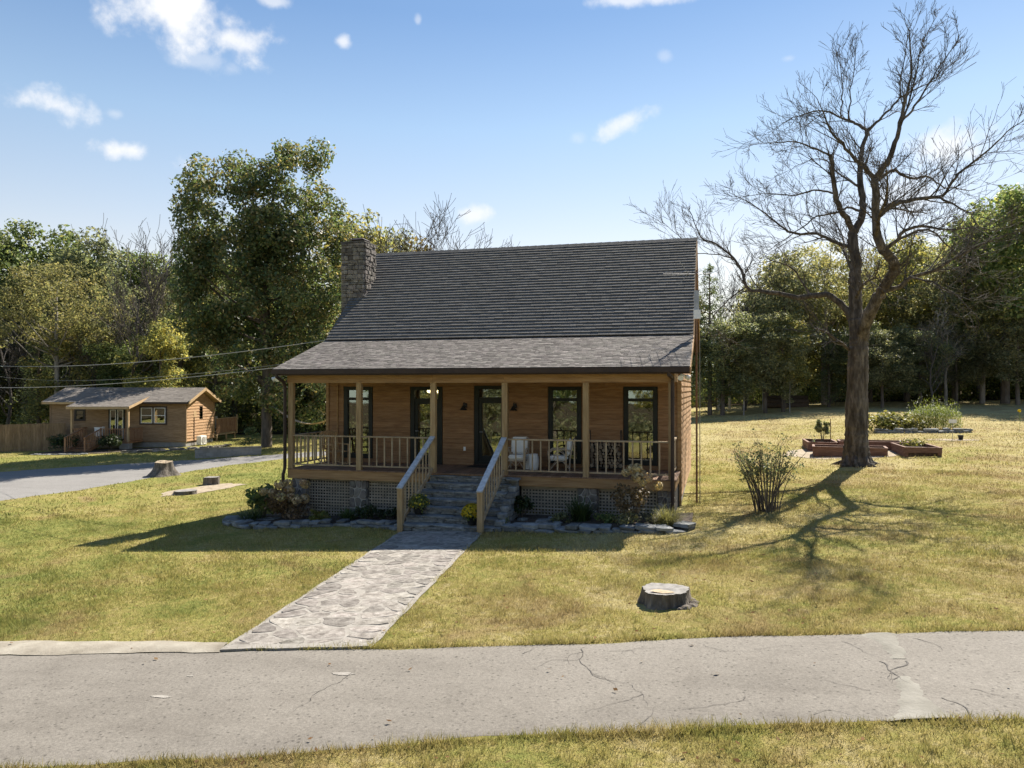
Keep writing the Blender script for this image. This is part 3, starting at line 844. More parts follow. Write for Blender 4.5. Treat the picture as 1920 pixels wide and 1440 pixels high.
def samp_edge(n):
    # longer uncut grass along both road edges
    P = resample(FAR[1:-1], .05); Q = resample(NEAR[1:-1], .05)
    i = rs.randint(0, len(P), n); j = rs.randint(0, len(Q), n); side = rs.rand(n) < .5
    off = np.abs(rs.normal(0, .10, n))
    P = np.array(P); Q = np.array(Q)
    x = np.where(side, P[i, 0] - .17 * off, Q[j, 0] + .17 * off); y = np.where(side, P[i, 1] + off, Q[j, 1] - off)
    return x + rs.normal(0, .03, n), y


gv = np.concatenate([blades(330000, samp_cam(5.5, 16, 1.6), .025, .06, .0042), blades(240000, samp_cam(15, 30, 1.2), .03, .07, .009), blades(110000, samp_cam(29, 62, 1.0), .04, .09, .02), blades(60000, samp_edge, .05, .11, .005)])
def tufts(n):
    cx, cy = samp_cam(5.5, 26, 1.4)(n); k = 16
    x = np.repeat(cx, k) + rs.normal(0, .05, n * k); y = np.repeat(cy, k) + rs.normal(0, .05, n * k)
    return x, y


tx_, ty_ = tufts(2600)
gv = np.concatenate([gv, blades(len(tx_), lambda n: (tx_, ty_), .06, .115, .006)])
tag(link('grass', quads_mesh('grass', gv, M_BLADE, 3)), kind='stuff')
# scattered fallen leaves
n = 1300; x, y = samp_cam(6, 34, 1.3)(n); ok = ~inside(x, y, WALK) & ~inside(x, y, DRVPOLY) & ~inside(x, y, BEDPOLY) & ~((x > -.2) & (x < 11.5) & (y > -.3) & (y < 10.8)) & ~(inside(x, y, ROADPOLY) & (rs.rand(n) < .8))
x = x[ok]; y = y[ok]; m = len(x); a = rs.uniform(0, 6.283, m); r = rs.uniform(.018, .042, m); z = gz(x, y) + rs.uniform(.035, .06, m)
V = np.empty((m, 4, 3)); tx, ty = rs.uniform(-.4, .4, m), rs.uniform(-.4, .4, m)
for k, (q, w) in enumerate(((0, 1), (1.57, .6), (3.14, 1), (4.71, .6))):
    dx, dy = np.cos(a + q) * r * w, np.sin(a + q) * r * w; V[:, k] = np.stack([x + dx, y + dy, z + dx * tx + dy * ty], -1)
o = link('fallen_leaves', quads_mesh('fallen_leaves', V.reshape(-1, 3), M_DRYLEAF)); o['kind'] = 'stuff'

# ------------------------------------------------------------------ the main house
HOUSE = empty('cabin_house', (0, 0, 0), 'large cedar house with dark shingle roof and long front porch', 'house')
WY = 2.2            # face of the porch wall
DZ = 1.29           # porch floor
POSTX = [0.02, 2.25, 4.56, 6.67, 8.94, 11.2]
OPEN = [(.67, 1.56, 1.48, 3.67), (3.0, 3.95, 1.33, 3.67), (5.13, 6.10, 1.33, 3.70), (7.48, 8.37, 1.48, 3.67), (9.75, 10.62, 1.48, 3.67)]
# walls (backing) with openings
mb = MB(); x = 0.0
for a, b, z0, z1 in OPEN:
    mb.box(x, a - .05, WY + .025, WY + .15, .3, 4.9); mb.box(a - .05, b + .05, WY + .025, WY + .15, z1 + .05, 4.9); mb.box(a - .05, b + .05, WY + .025, WY + .15, .3, z0 - .05); x = b + .05
mb.box(x, 11.32, WY + .025, WY + .15, .3, 4.9)
mb.build('wall', M_WALL, HOUSE)
for nm, xa in (('wall', 11.18), ('wall', 0.0)):
    mb = MB(); ya, yb = 2.36, 10.6
    prof = [(ya, -.3), (yb, -.3), (yb, 4.95), (6.75, 8.58), (2.36, 4.7)]
    vs = [(xa, y, z) for y, z in prof] + [(xa + .14, y, z) for y, z in prof]
    mb.add(vs, [(0, 1, 2, 3, 4), (9, 8, 7, 6, 5)] + [(i, 5 + i, 5 + (i + 1) % 5, (i + 1) % 5) for i in range(5)])
    mb.build('wall', M_GABLE if xa > 5 else M_WALL, HOUSE)
MB().box(0, 11.32, 10.6, 10.75, -.3, 5.0).build('wall', M_WALL, HOUSE)
MB().box(.14, 11.18, 2.36, 10.6, 1.18, 1.27).build('floor', M_DECK, HOUSE)
MB().box(.14, 11.18, 2.36, 10.6, 3.98, 4.06).build('ceiling', M_INT, HOUSE)
MB().box(.14, 11.18, 6.2, 6.3, 1.27, 3.98).build('partition', M_INT, HOUSE)
# porch wall boards
z = DZ + .012; rows = 0
while z < 4.0:
    h = .163; segs = [(0.0, 11.33)]
    for a, b, z0, z1 in OPEN:
        if z + h > z0 - .06 and z < z1 + .06:
            ns = []
            for s, e in segs:
                if a - .075 > s and b + .075 < e: ns += [(s, a - .075), (b + .075, e)]
                else: ns.append((s, e))
            segs = ns
    for s, e in segs:
        cut = [s]
        if e - s > 4: cut.append(s + (e - s) * rnd(.35, .65))
        cut.append(e)
        for c0, c1 in zip(cut, cut[1:]):
            board('plank', M_WALL, HOUSE, c0 + .002, c1 - .002, WY + rnd(-.002, .002), WY + .024, z, z + h - .009)
    z += h
# corner boards
board('corner_board', M_BEAM, HOUSE, -.03, .07, WY - .03, WY + .09, DZ, 4.2)
board('corner_board', M_BEAM, HOUSE, 11.25, 11.36, WY - .03, WY + .08, -.1, 4.2)
# right gable lap siding
z = .55; k = 0
while z < 8.45:
    h = .178; zc = z + h
    y0, y1 = WY + .085, 10.68
    if zc > 4.75: y0, y1 = max(y0, 6.75 - (8.64 - zc) / .89), min(y1, 6.75 + (8.64 - zc) / .89)
    if y1 - y0 > .3:
        cuts = [y0] + ([y0 + (y1 - y0) * rnd(.3, .7)] if y1 - y0 > 3 else []) + [y1]
        for c0, c1 in zip(cuts, cuts[1:]):
            link('plank', unit_box(M_GABLE), HOUSE, (11.345, (c0 + c1) / 2, z + h / 2 + .01), (.026, c1 - c0 - .004, h + .012), (0, -.17, 0))
    z += h
# foundation stones under the right wall are plain block
MB().box(11.19, 11.335, 2.36, 10.7, -.2, .55).build('foundation', M_BLOCK, HOUSE)

# roof: slabs, then real overlapping shingles
RX0, RX1 = -.36, 11.68
EAVE, JUN, RIDGE = (-.42, 4.24), (2.72, 5.265), (6.75, 8.86)
mb = MB()


def slab(mb, p, q, th, x0=RX0, x1=RX1):
    d = Vector((q[0] - p[0], q[1] - p[1])).normalized(); n = Vector((-d.y, d.x)) * th
    pr = [p, q, (q[0] - n.x, q[1] - n.y), (p[0] - n.x, p[1] - n.y)]
    vs = [(x0, y, z) for y, z in pr] + [(x1, y, z) for y, z in pr]
    mb.add(vs, [(0, 1, 2, 3), (7, 6, 5, 4)] + [(i, 4 + i, 4 + (i + 1) % 4, (i + 1) % 4) for i in range(4)])


slab(mb, EAVE, JUN, .09); slab(mb, JUN, RIDGE, .09); slab(mb, RIDGE, (10.9, 5.18), .09)
roof = mb.build('roof', M_DARKTRIM, HOUSE)


def shingles(name, parent, m, x0, x1, p, q, rows, wmin, wmax, th, seed, jag=.012, skip=None, tv=.25):
    rg = random.Random(seed); d = Vector((0, q[0] - p[0], q[1] - p[1])); L = d.length; d.normalize(); n = Vector((0, -d.z, d.y)); e = L / rows; mb = MB()
    for r in range(rows):
        x = x0 - rg.uniform(0, wmin) + 0
        rw = rg.uniform(-.004, .004)
        while x < x1:
            w = rg.uniform(wmin, wmax); a, b = max(x, x0 - .01), min(x + w - .006, x1 + .01); x += w
            if b - a < .03: continue
            s0 = r * e + rg.uniform(-jag, jag) * (r > 0) + rw; s1 = min(s0 + e * 1.12, L)
            t0 = th * rg.uniform(1 - tv, 1 + tv) + .004; t1 = .004
            if skip and skip((a + b) / 2, r): continue
            vs = []
            for s, t in ((s0, t0), (s1, t1)):
                c = Vector((0, p[0], p[1])) + d * s
                for xx in (a, b):
                    lo = c + n * (-.004); hi = c + n * t
                    vs += [(xx, lo.y, lo.z), (xx, hi.y, hi.z)]
            mb.add(vs, [(0, 2, 3, 1), (1, 3, 7, 5), (0, 1, 5, 4), (2, 6, 7, 3), (4, 5, 7, 6)])
    o = mb.build(name, m, parent); o['kind'] = 'stuff'
    return o


shingles('shingles', roof, M_SHINGLE, RX0, RX1, EAVE, JUN, 24, .10, .22, .013, 1)
shingles('shingles', roof, M_SHAKE, RX0 + .04, RX1 - .01, (JUN[0] - .05, JUN[1] + .02), RIDGE, 33, .20, .34, .032, 2, .006, None, .10)
mb = MB()
for i in range(40):
    x = RX0 + (RX1 - RX0) * i / 40
    mb.add([(x, 6.75 + s * .17, 8.86 - abs(s) * .15 + .035 + .012 * (k)) for k, x in ((0, x), (1, x + .33)) for s in (-1, 0, 1)], [(0, 3, 4, 1), (1, 4, 5, 2)])
mb.build('ridge_cap', M_SHAKE, roof)
# rake boards, fascia, gutter, soffit
for xa in (RX0 - .03, RX1):
    mb = MB()
    for p, q in ((EAVE, JUN), (JUN, RIDGE), (RIDGE, (10.9, 5.18))):
        slab(mb, (p[0], p[1] - .01), (q[0], q[1] - .01), .17, xa, xa + .03)
    mb.build('rake_board', M_BEAM if xa > 5 else M_DARKTRIM, roof)
MB().box(RX0, RX1, -.50, -.415, 4.10, 4.235).build('gutter', M_DARKTRIM, HOUSE)
mb = MB(); mb.box(RX0, RX1, -.41, -.385, 4.06, 4.17); mb.build('fascia', M_DARKTRIM, HOUSE)
MB().box(-.1, 11.3, -.38, 2.18, 4.155, 4.175).build('porch_ceiling', M_BEAM, HOUSE)
# beam: three lengths butted over the posts
for a, b in ((-.07, 4.56), (4.565, 6.67), (6.675, 11.28)):
    board('beam', M_BEAM, HOUSE, a, b, -.09, .07, 3.84, 4.15)
for xa in (-.06, 11.14):
    board('beam', M_BEAM, HOUSE, xa, xa + .13, .075, WY - .04, 3.86, 4.15)
# posts
for i, px in enumerate(POSTX):
    board('post', M_POST if 0 < i < 5 else M_DARKTRIM if i == 9 else M_POST, HOUSE, px - .075, px + .075, -.07, .075, DZ, 3.838)
# porch floor: boards run front to back
x = -.06
while x < 11.30:
    board('floor_plank', M_DECK, HOUSE, x, x + .134, -.10, WY - .03 + rnd(-.004, .004), DZ - .032, DZ + rnd(-.002, .001)); x += .139
for a, b in ((-.06, 4.42), (6.85, 11.3)):
    board('rim_board', M_BEAM, HOUSE, a, b, -.075, -.03, 1.0, 1.255)
board('rim_board', M_BEAM, HOUSE, 11.255, 11.30, -.025, 2.18, 1.0, 1.255)
board('rim_board', M_BEAM, HOUSE, -.06, -.015, -.025, 2.18, 1.0, 1.255)
board('rim_board', M_BEAM, HOUSE, 4.425, 6.845, -.04, -.0, 1.1, 1.255)
# dark walls added behind and beside the lattice to keep its gaps dark
MB().box(.0, 11.3, 2.1, 2.19, -.5, 1.2).build('crawl_space_shade_wall', M_DMORTAR, HOUSE)
for xa in (.02, 11.2): MB().box(xa, xa + .06, .32, 2.09, -.5, 1.0).build('crawl_space_shade_wall', M_DMORTAR, HOUSE)

# stone piers with their own stones
def pier(x0, x1):
    zb = gf((x0 + x1) / 2, 0) - .15
    core = MB().box(x0 + .02, x1 - .02, -.0, .30, zb, .985).build('pier', M_MORTAR, HOUSE)
    rg = random.Random(int(x0 * 100)); w = x1 - x0; h = 1.0 - zb
    nr = 5; seeds = [(((i + .5 + rg.uniform(-.25, .25)) / 3) * w, (j + .5 + rg.uniform(-.3, .3)) * h / nr) for j in range(nr) for i in range(3)]
    for poly in voronoi([(0, 0), (w, 0), (w, h), (0, h)], seeds, .012):
        if len(poly) < 3: continue
        pr = rounded(poly, rg, .006); n = len(pr); d = rg.uniform(.012, .035); cx = sum(p[0] for p in pr) / n; cz = sum(p[1] for p in pr) / n
        V = [(x0 + a, .002, zb + b) for a, b in pr] + [(x0 + cx + (a - cx) * .88, -d, zb + cz + (b - cz) * .88) for a, b in pr]
        MB().add(V, [tuple(range(n, 2 * n))[::-1]] + [(i, n + i, n + (i + 1) % n, (i + 1) % n) for i in range(n)]).build('stone', M_STONE, core)
    for k in range(5):
        link('stone', rock(M_STONE, k), core, (x1 + .0, .15, zb + (k + .5) * h / 5), (.07, .27, h / 5.4), (0, 0, 0))


for a, b in ((.03, .53), (1.93, 2.47), (8.70, 9.24), (10.84, 11.25)): pier(a, b)
# lattice panels, every slat its own piece
for a, b in ((.54, 1.92), (2.48, 4.40), (7.12, 8.69), (9.25, 10.83)):
    zb = max(gf(a, 0), gf(b, 0)) + .03; zt = .985
    lat = MB().box(a, b, .10, .125, zt - .05, zt).build('lattice', M_SLAT, HOUSE)
    nvs = int((b - a) / .088)
    for i in range(nvs + 1):
        x = a + .02 + (b - a - .04) * i / nvs; board('slat', M_SLAT, lat, x - .020, x + .020, .112, .122, zb, zt - .052)
    nh = int((zt - zb) / .088)
    for i in range(nh):
        z = zb + .03 + i * .088; board('slat', M_SLAT, lat, a, b, .098, .109, z - .020, z + .020)


def railing(p, q, z0, z1, pitch=.235, cap=.09, m=None):
    m = m or M_RAIL; p, q = Vector((*p, 0)), Vector((*q, 0)); d = q - p; L = d.length; d.normalize(); ang = math.atan2(d.y, d.x)
    c = (p + q) / 2
    t = link('railing', unit_box(m), HOUSE, (c.x, c.y, z1 - .02), (L, cap, .04), (0, 0, ang))
    link('bottom_rail', unit_box(m), HOUSE, (c.x, c.y, z0 + .02), (L, .05, .04), (0, 0, ang))
    n = max(2, round(L / pitch))
    for i in range(1, n):
        x = p + d * (L * i / n)
        link('baluster', unit_box(m), HOUSE, (x.x, x.y, (z0 + z1) / 2 + rnd(-.004, .004)), (.036, .036, z1 - z0 - .082), (rnd(-.008, .008), 0, ang))


for i, j in ((0, 1), (1, 2), (3, 4), (4, 5)):
    railing((POSTX[i] + .077, 0), (POSTX[j] - .077, 0), DZ + .10, DZ + 1.0)
railing((.02, .08), (.02, WY - .04), DZ + .10, DZ + 1.0)
railing((11.2, .08), (11.2, WY - .04), DZ + .10, DZ + 1.0)

# windows and doors
def opening(kind, a, b, z0, z1, bar):
    mb = MB(); w = .075
    mb.box(a - .06, a + w, WY - .015, WY + .11, z0 - .06, z1 + .06); mb.box(b - w, b + .06, WY - .015, WY + .11, z0 - .06, z1 + .06)
    mb.box(a + w, b - w, WY - .013, WY + .108, z1 - .05, z1 + .058); mb.box(a + w, b - w, WY - .013, WY + .108, z0 - .058, z0 + .09); mb.box(a + w, b - w, WY - .005, WY + .10, bar - .045, bar + .045)
    if kind == 'door':
        mb.box(a + w, a + w + .10, WY + .02, WY + .07, z0 + .09, bar - .045); mb.box(b - w - .10, b - w, WY + .02, WY + .07, z0 + .09, bar - .045)
        mb.box(a + w + .10, b - w - .10, WY + .021, WY + .069, bar - .14, bar - .045); mb.box(a + w + .10, b - w - .10, WY + .021, WY + .069, z0 + .09, z0 + .26)
    f = mb.build(kind, M_FRAME, HOUSE)
    dx = .11 if kind == 'door' else 0
    MB().box(a + w + dx, b - w - dx, WY + .045, WY + .055, z0 + (.26 if dx else .09), bar - (.14 if dx else .045)).build('pane', M_GLASS, f)
    MB().box(a + w, b - w, WY + .045, WY + .055, bar + .045, z1 - .05).build('pane', M_GLASS, f)
    if kind == 'door':
        MB().tube([(a + w + .05, WY + .0, z0 + 1.0), (a + w + .05, WY - .05, z0 + 1.0), (a + w + .16, WY - .05, z0 + 1.0)], .012).build('handle', M_METAL, f)


opening('window', *OPEN[0], 3.34); opening('door', *OPEN[1], 3.32); opening('door', *OPEN[2], 3.36); opening('window', *OPEN[3], 3.34); opening('window', *OPEN[4], 3.34)
board('door_sill', M_DARKTRIM, HOUSE, 5.07, 6.16, WY - .10, WY - .02, DZ, DZ + .045)
board('conduit', M_BEAM, HOUSE, .37, .40, WY - .03, WY - .003, DZ, 4.15)
o = MB().box(4.72, 4.79, WY - .025, WY - .003, 1.74, 1.86).build('outlet_cover', M_WHITE, HOUSE)
# downspouts
mb = MB(); mb.tube([(-.20, -.46, 4.12), (-.20, -.46, 4.02), (-.10, -.24, 3.86), (-.10, -.17, 3.72), (-.10, -.17, 1.3), (-.14, -.20, 1.12), (-.14, -.2, gf(0, 0) + .12)], .05, 8); mb.build('downspout', M_DARKTRIM, HOUSE)
mb = MB(); mb.tube([(11.16, -.46, 4.12), (11.16, -.46, 4.04), (11.24, -.20, 3.94), (11.24, -.17, 3.80), (11.24, -.17, gf(11, 0) + .15)], .05, 8); mb.build('downspout', M_DARKTRIM, HOUSE)

# chimney: coursed ledge stones, each a piece
CX0, CX1, CY0, CY1, CZ0, CZ1 = -.72, .18, 4.54, 5.45, -.4, 8.93
chim = MB().box(CX0 + .03, CX1 - .03, CY0 + .03, CY1 - .03, CZ0, CZ1 - .02).build('chimney', M_DMORTAR, HOUSE)
rg = random.Random(77); cnt = 0
z = 5.0
while z < CZ1 - .04:
    h = rg.choice([.06, .07, .08, .10, .12, .16]); h = min(h, CZ1 - z)
    for side in ('front', 'right'):
        s, e = (CX0, CX1) if side == 'front' else (CY0 + .05, CY1)
        while s < e - .05:
            w = min(rg.uniform(.11, .34) * (1.0 if h < .14 else .8), e - s)
            if e - s - w < .07: w = e - s
            pr = rg.uniform(.0, .045)
            if side == 'front':
                link('stone', rock(M_STONE, cnt), chim, (s + w / 2, CY0 + .04 - pr, z + h / 2), (w * .97, .12, h * .95), (rg.uniform(-.05, .05), rg.uniform(-.04, .04), rg.uniform(-.03, .03)))
            elif z > 6.6:
                link('stone', rock(M_STONE, cnt), chim, (CX1 - .04 + pr, s + w / 2, z + h / 2), (.12, w * .97, h * .95), (rg.uniform(-.04, .04), rg.uniform(-.05, .05), rg.uniform(-.03, .03)))
            cnt += 1; s += w
    z += h
MB().box(CX0 - .02, CX1 + .04, CY0 - .04, CY1 + .04, CZ1 - .02, CZ1 + .03).build('chimney_crown', M_DMORTAR, chim)
mb = MB(); mb.box(-.42, .0, 4.78, 5.2, CZ1 + .03, CZ1 + .12)
mb.add([(-.50, 4.68, CZ1 + .12), (.10, 4.68, CZ1 + .12), (.10, 5.30, CZ1 + .12), (-.50, 5.30, CZ1 + .12), (-.38, 4.8, CZ1 + .19), (-.02, 4.8, CZ1 + .19), (-.02, 5.18, CZ1 + .19), (-.38, 5.18, CZ1 + .19)], [(0, 3, 2, 1), (4, 5, 6, 7), (0, 1, 5, 4), (1, 2, 6, 5), (2, 3, 7, 6), (3, 0, 4, 7)])
mb.build('chimney_cap', M_DARKTRIM, chim)
# white flashing where the roof meets the chimney
MB().beam((.2, 4.55, 6.95), (.2, 5.45, 7.75), .02, .10).build('flashing', M_METAL, chim)

# stone steps: a thing of its own
STEPS = empty('stone_steps', (5.6, -1.1, gf(5.6, -1.1)), 'broad stacked grey stone steps climbing to the porch', 'steps')
SZ0 = gf(5.6, -1.1)
nst = 7; rise = (DZ - .06) / nst; run = .315
core = MB()
for k in range(nst):
    yf = -.10 - (nst - 1 - k) * run
    core.box(4.50 - 5.6, 6.92 - 5.6, yf + .05 + 1.1, -.06 + 1.1, k * rise - (SZ0 + .1 if k == 0 else 0) - SZ0, (k + 1) * rise - .03 - SZ0)
core.build('step_core', M_DMORTAR, STEPS)
rg = random.Random(31); c = 0
for k in range(nst):
    yf = -.10 - (nst - 1 - k) * run; z0 = k * rise - SZ0; x0, x1 = 4.46 - 5.6 + rg.uniform(-.03, .03), 6.93 - 5.6 + rg.uniform(-.03, .05)
    # riser stones in two courses
    hh = rise - .055
    for cr in range(2):
        s = x0
        while s < x1 - .05:
            w = min(rg.uniform(.16, .46), x1 - s)
            if x1 - s - w < .1: w = x1 - s
            link('riser_stone', rock(M_STEPSTONE, c), STEPS, (s + w / 2, yf + 1.1 + .07 - rg.uniform(0, .03), z0 + hh * (cr + .5) / 2), (w * 1.0, .16, hh / 2 * 1.02), (rg.uniform(-.05, .05), rg.uniform(-.03, .03), rg.uniform(-.05, .05))); c += 1; s += w
    s = x0
    while s < x1 - .05:
        w = min(rg.uniform(.4, .9), x1 - s)
        if x1 - s - w < .25: w = x1 - s
        link('tread_stone', rock(M_STEPSTONE, c), STEPS, (s + w / 2, yf + 1.1 + .15 + rg.uniform(-.02, .02), z0 + rise - .03), (w * 1.03, .40, .062), (rg.uniform(-.02, .02), rg.uniform(-.02, .02), rg.uniform(-.03, .03))); c += 1; s += w
# right-hand cheek wall of the steps
for j in range(5):
    for i in range(6 - j if j < 5 else 1):
        pass
z = 0
for j, top in enumerate([.14, .28, .42, .56, .70, .84, .98, 1.12]):
    y0 = -2.0 + (j * .26) ; y = min(y0, -.12)
    yy = -.05
    while yy > y:
        w = rg.uniform(.22, .4); w = min(w, yy - y + .1)
        link('cheek_stone', rock(M_STEPSTONE, c), STEPS, (7.0 - 5.6 + rg.uniform(-.02, .02), yy - w / 2 + 1.1, top - .07 - SZ0 + .04), (.20, w, .145), (0, 0, rg.uniform(-.06, .06))); c += 1; yy -= w
link('cheek_cap', rock(M_STEPSTONE, 3), STEPS, (7.0 - 5.6, -.28 + 1.1, 1.2 - SZ0), (.34, .5, .07))

# stair handrails
def handrail(xp, xn, yn, label):
    zb = gf(xn, yn) - .03
    t = empty('stair_handrail', (xn, yn, zb), label, 'handrail', 'handrails beside the stone steps')
    o = Vector((xn, yn, zb)); ztop = 1.10
    nb = MB(); nb.box(-.07, .07, -.07, .07, -.15, ztop - .02 - zb); nb.build('newel_post', M_POST, t)
    p = Vector((xn, yn - .10, ztop + .0)) - o; q = Vector((xp, -.09, 2.31)) - o
    MB().beam(p, q, .15, .042).build('cap_board', M_CAP, t)
    MB().beam(p + Vector((0, .12, -.06)), q + Vector((0, 0, -.07)), .045, .085).build('top_rail', M_RAIL, t)
    p2 = Vector((xn, yn + .07, .26 + zb * .5)) - o; q2 = Vector((xp, -.09, 1.40)) - o
    MB().beam(p2, q2, .045, .085).build('bottom_rail', M_RAIL, t)
    n = 9
    for i in range(1, n):
        f = i / n; a = p2.lerp(q2, f); b = (p + Vector((0, .1, -.1))).lerp(q + Vector((0, 0, -.1)), f)
        b = Vector((a.x, a.y, b.z)); MB().box(a.x - .018, a.x + .018, a.y - .018, a.y + .018, a.z, b.z).build('baluster', M_RAIL, t)
    return t


handrail(4.56, 4.42, -2.02, 'sloping handrail on the west side of the steps, behind the dark green mum')
handrail(6.67, 6.62, -2.12, 'sloping handrail on the side of the steps with the yellow flowering mum')

# ------------------------------------------------------------------ things on and round the porch
def wall_lamp(x, z, label):
    t = empty('wall_lamp', (x, WY - .005, z), label, 'lamp', 'black barn lamps beside the front door')
    MB().box(-.05, .05, -.03, 0, -.02, .12).build('back_plate', M_BLACK, t)
    MB().tube([(0, -.03, .09), (0, -.14, .14), (0, -.2, .10), (0, -.2, .03)], .012, 6).build('arm', M_BLACK, t)
    MB().lathe([(.02, .05), (.04, .03), (.06, -.01), (.12, -.09), (.115, -.095), (.05, -.02)], 14, (0, -.2, 0)).build('lamp_shade', M_BLACK, t)


wall_lamp(4.78, 3.10, 'black barn lamp on the wall between glass door and front door')
wall_lamp(6.38, 3.10, 'black barn lamp on the wall above the wicker chairs side')


def flood(x, y, z, label, dirs):
    t = empty('flood_light', (x, y, z), label, 'light', 'white twin flood lights under the porch eaves')
    MB().lathe([(.06, 0), (.06, .04)], 12).build('base', M_WHITE, t)
    for dx, dy in dirs:
        a = Vector((0, 0, -.02)); b = Vector((dx * .12, dy * .12, -.07)); c = Vector((dx * .24, dy * .24, -.12))
        MB().tube([a, b, b + (c - b) * .1, c], [.02, .03, .055, .075], 10).build('lamp_head', M_WHITE, t)


flood(-.30, -.1, 4.06, 'white twin flood light under the eave above the curved downspout', [(-.9, -.3), (.1, -.9)])
flood(11.45, -.05, 4.07, 'white flood light under the eave by the side wall corner', [(.9, .2), (.0, -1)])
t = empty('door_mat', (5.45, 1.78, DZ + .001), 'thin dark door mat before the front door', 'mat')
MB().box(-.42, .42, -.22, .22, 0, .015).build('mat_pad', M_MAT, t)
MB().box(-.40, .40, -.20, .20, .0155, .019).build('pile', M_MAT, t)
# interior chandelier seen through the left glass door
t = empty('ceiling_lamp', (3.42, 3.3, 3.97), 'three lit warm bulbs hanging inside the glass door', 'lamp')
MB().tube([(0, 0, 0), (0, 0, -.28)], .012).build('stem', M_BLACK, t)
MB().box(-.34, .34, -.02, .02, -.31, -.28).build('bar', M_BLACK, t)
for dx in (-.28, 0, .28):
    MB().blob((dx, 0, -.37), .085).build('bulb', M_BULB, t)


def wicker_chair(x, y, rz, label):
    t = empty('wicker_armchair', (x, y, DZ), label, 'armchair', 'white cushioned rattan armchairs on the porch', rz)
    mb = MB()
    for sx in (-.27, .27):
        mb.tube([(sx, -.30, 0), (sx, -.30, .34)], .018); mb.tube([(sx, .28, 0), (sx, .30, .40), (sx * .95, .40, .88)], .018)
        mb.build('leg', M_RATTAN, t); mb = MB()
        mb.tube([(sx, .34, .60), (sx * 1.08, .1, .63), (sx * 1.08, -.2, .62), (sx * 1.05, -.33, .54), (sx, -.31, .32)], .022).build('arm', M_RATTAN, t); mb = MB()
        mb.tube([(sx, -.28, .05), (sx, -.1, .27), (sx, .08, .29), (sx, .27, .08)], .013).tube([(sx, -.20, .34), (sx, -.12, .5), (sx, 0, .58), (sx, .12, .5), (sx, .2, .34)], .012).build('side_hoop', M_RATTAN, t); mb = MB()
    mb.box(-.27, .27, -.31, -.27, .26, .30).box(-.27, .27, .27, .30, .26, .30)
    mb.tube([(-.25, -.30, .04), (-.12, -.30, .24), (0, -.30, .10), (.12, -.30, .24), (.25, -.30, .04)], .013).build('front_lattice', M_RATTAN, t)
    MB().tube([(-.26, .40, .88), (-.18, .43, .93), (.18, .43, .93), (.26, .40, .88)], .02).build('back_rail', M_RATTAN, t)
    for nm, b in (('seat_cushion', (-.25, .25, -.31, .24, .31, .44)), ('back_cushion', (-.24, .24, .20, .33, .44, .93))):
        bm = bmesh.new(); bmesh.ops.create_cube(bm, size=1)
        bmesh.ops.scale(bm, vec=(b[1] - b[0], b[3] - b[2], b[5] - b[4]), verts=bm.verts); bmesh.ops.bevel(bm, geom=bm.edges[:], offset=.045, segments=3, affect='EDGES')
        me = bpy.data.meshes.new(nm); bm.to_mesh(me); bm.free(); me.materials.append(M_CUSH)
        link(nm, me, t, ((b[0] + b[1]) / 2, (b[2] + b[3]) / 2, (b[4] + b[5]) / 2), None, (-.16 if nm[0] == 'b' else 0, 0, 0))


wicker_chair(6.66, 1.45, R(3), 'wicker armchair facing out, right beside the front door')
wicker_chair(7.93, 1.42, R(-78), 'wicker armchair turned sideways next to the white garden stool')
t = empty('garden_stool', (7.16, 1.38, DZ), 'white ceramic drum stool between the two wicker armchairs', 'stool')
MB().lathe([(.11, 0), (.13, .03), (.15, .12), (.16, .23), (.15, .34), (.13, .43), (.125, .45)], 20).build('body', M_WHITE, t, smooth=True)
MB().lathe([(.128, .45), (.128, .465), (.10, .475), (.02, .48)], 20).build('seat', M_WHITE, t)
t = empty('folded_stool', (7.02, 1.62, DZ), 'low pale side table behind the white garden stool', 'table')
MB().lathe([(.16, 0), (.17, .38), (.17, .41)], 16).build('drum', M_CUSH, t); MB().lathe([(.18, .41), (.18, .43)], 16).build('table_top', M_CUSH, t)

t = empty('firewood_rack', (9.20, 1.85, DZ), 'black iron log rack filled with split firewood', 'log rack')
mb = MB()
for sx in (-.46, .46):
    mb = MB(); mb.tube([(sx, -.16, 0), (sx, -.16, 1.05), (sx, -.1, 1.16), (sx, .1, 1.16), (sx, .16, 1.05), (sx, .16, 0)], .014).build('end_hoop', M_BLACK, t)
MB().box(-.48, .48, -.17, -.14, .06, .09).build('base_rail', M_BLACK, t); MB().box(-.48, .48, .14, .17, .06, .09).build('base_rail', M_BLACK, t)
rg = random.Random(8); z = .10
for row in range(8):
    x = -.44 + rg.uniform(0, .05)
    while x < .40:
        r = rg.uniform(.042, .068); k = rg.choice([3, 4, 5, 6]); a0 = rg.uniform(0, 6.28); y = rg.uniform(-.03, .03)
        cs = [(x + r + math.cos(a0 + 6.283 * i / k) * r * rg.uniform(.85, 1.1), z + r * .8 + math.sin(a0 + 6.283 * i / k) * r * rg.uniform(.85, 1.1)) for i in range(k)]
        b = MB(); b.add([(cx, -.20 + y, cz) for cx, cz in cs] + [(cx, .18 + y, cz) for cx, cz in cs], [(i, k + i, k + (i + 1) % k, (i + 1) % k) for i in range(k)])
        lg = b.build('firewood_log', M_LOGBARK, t)
        MB().add([(cx, -.201 + y, cz) for cx, cz in cs], [tuple(range(k))]).build('cut_end', M_LOGEND, lg)
        x += 2 * r + .006
    z += .088

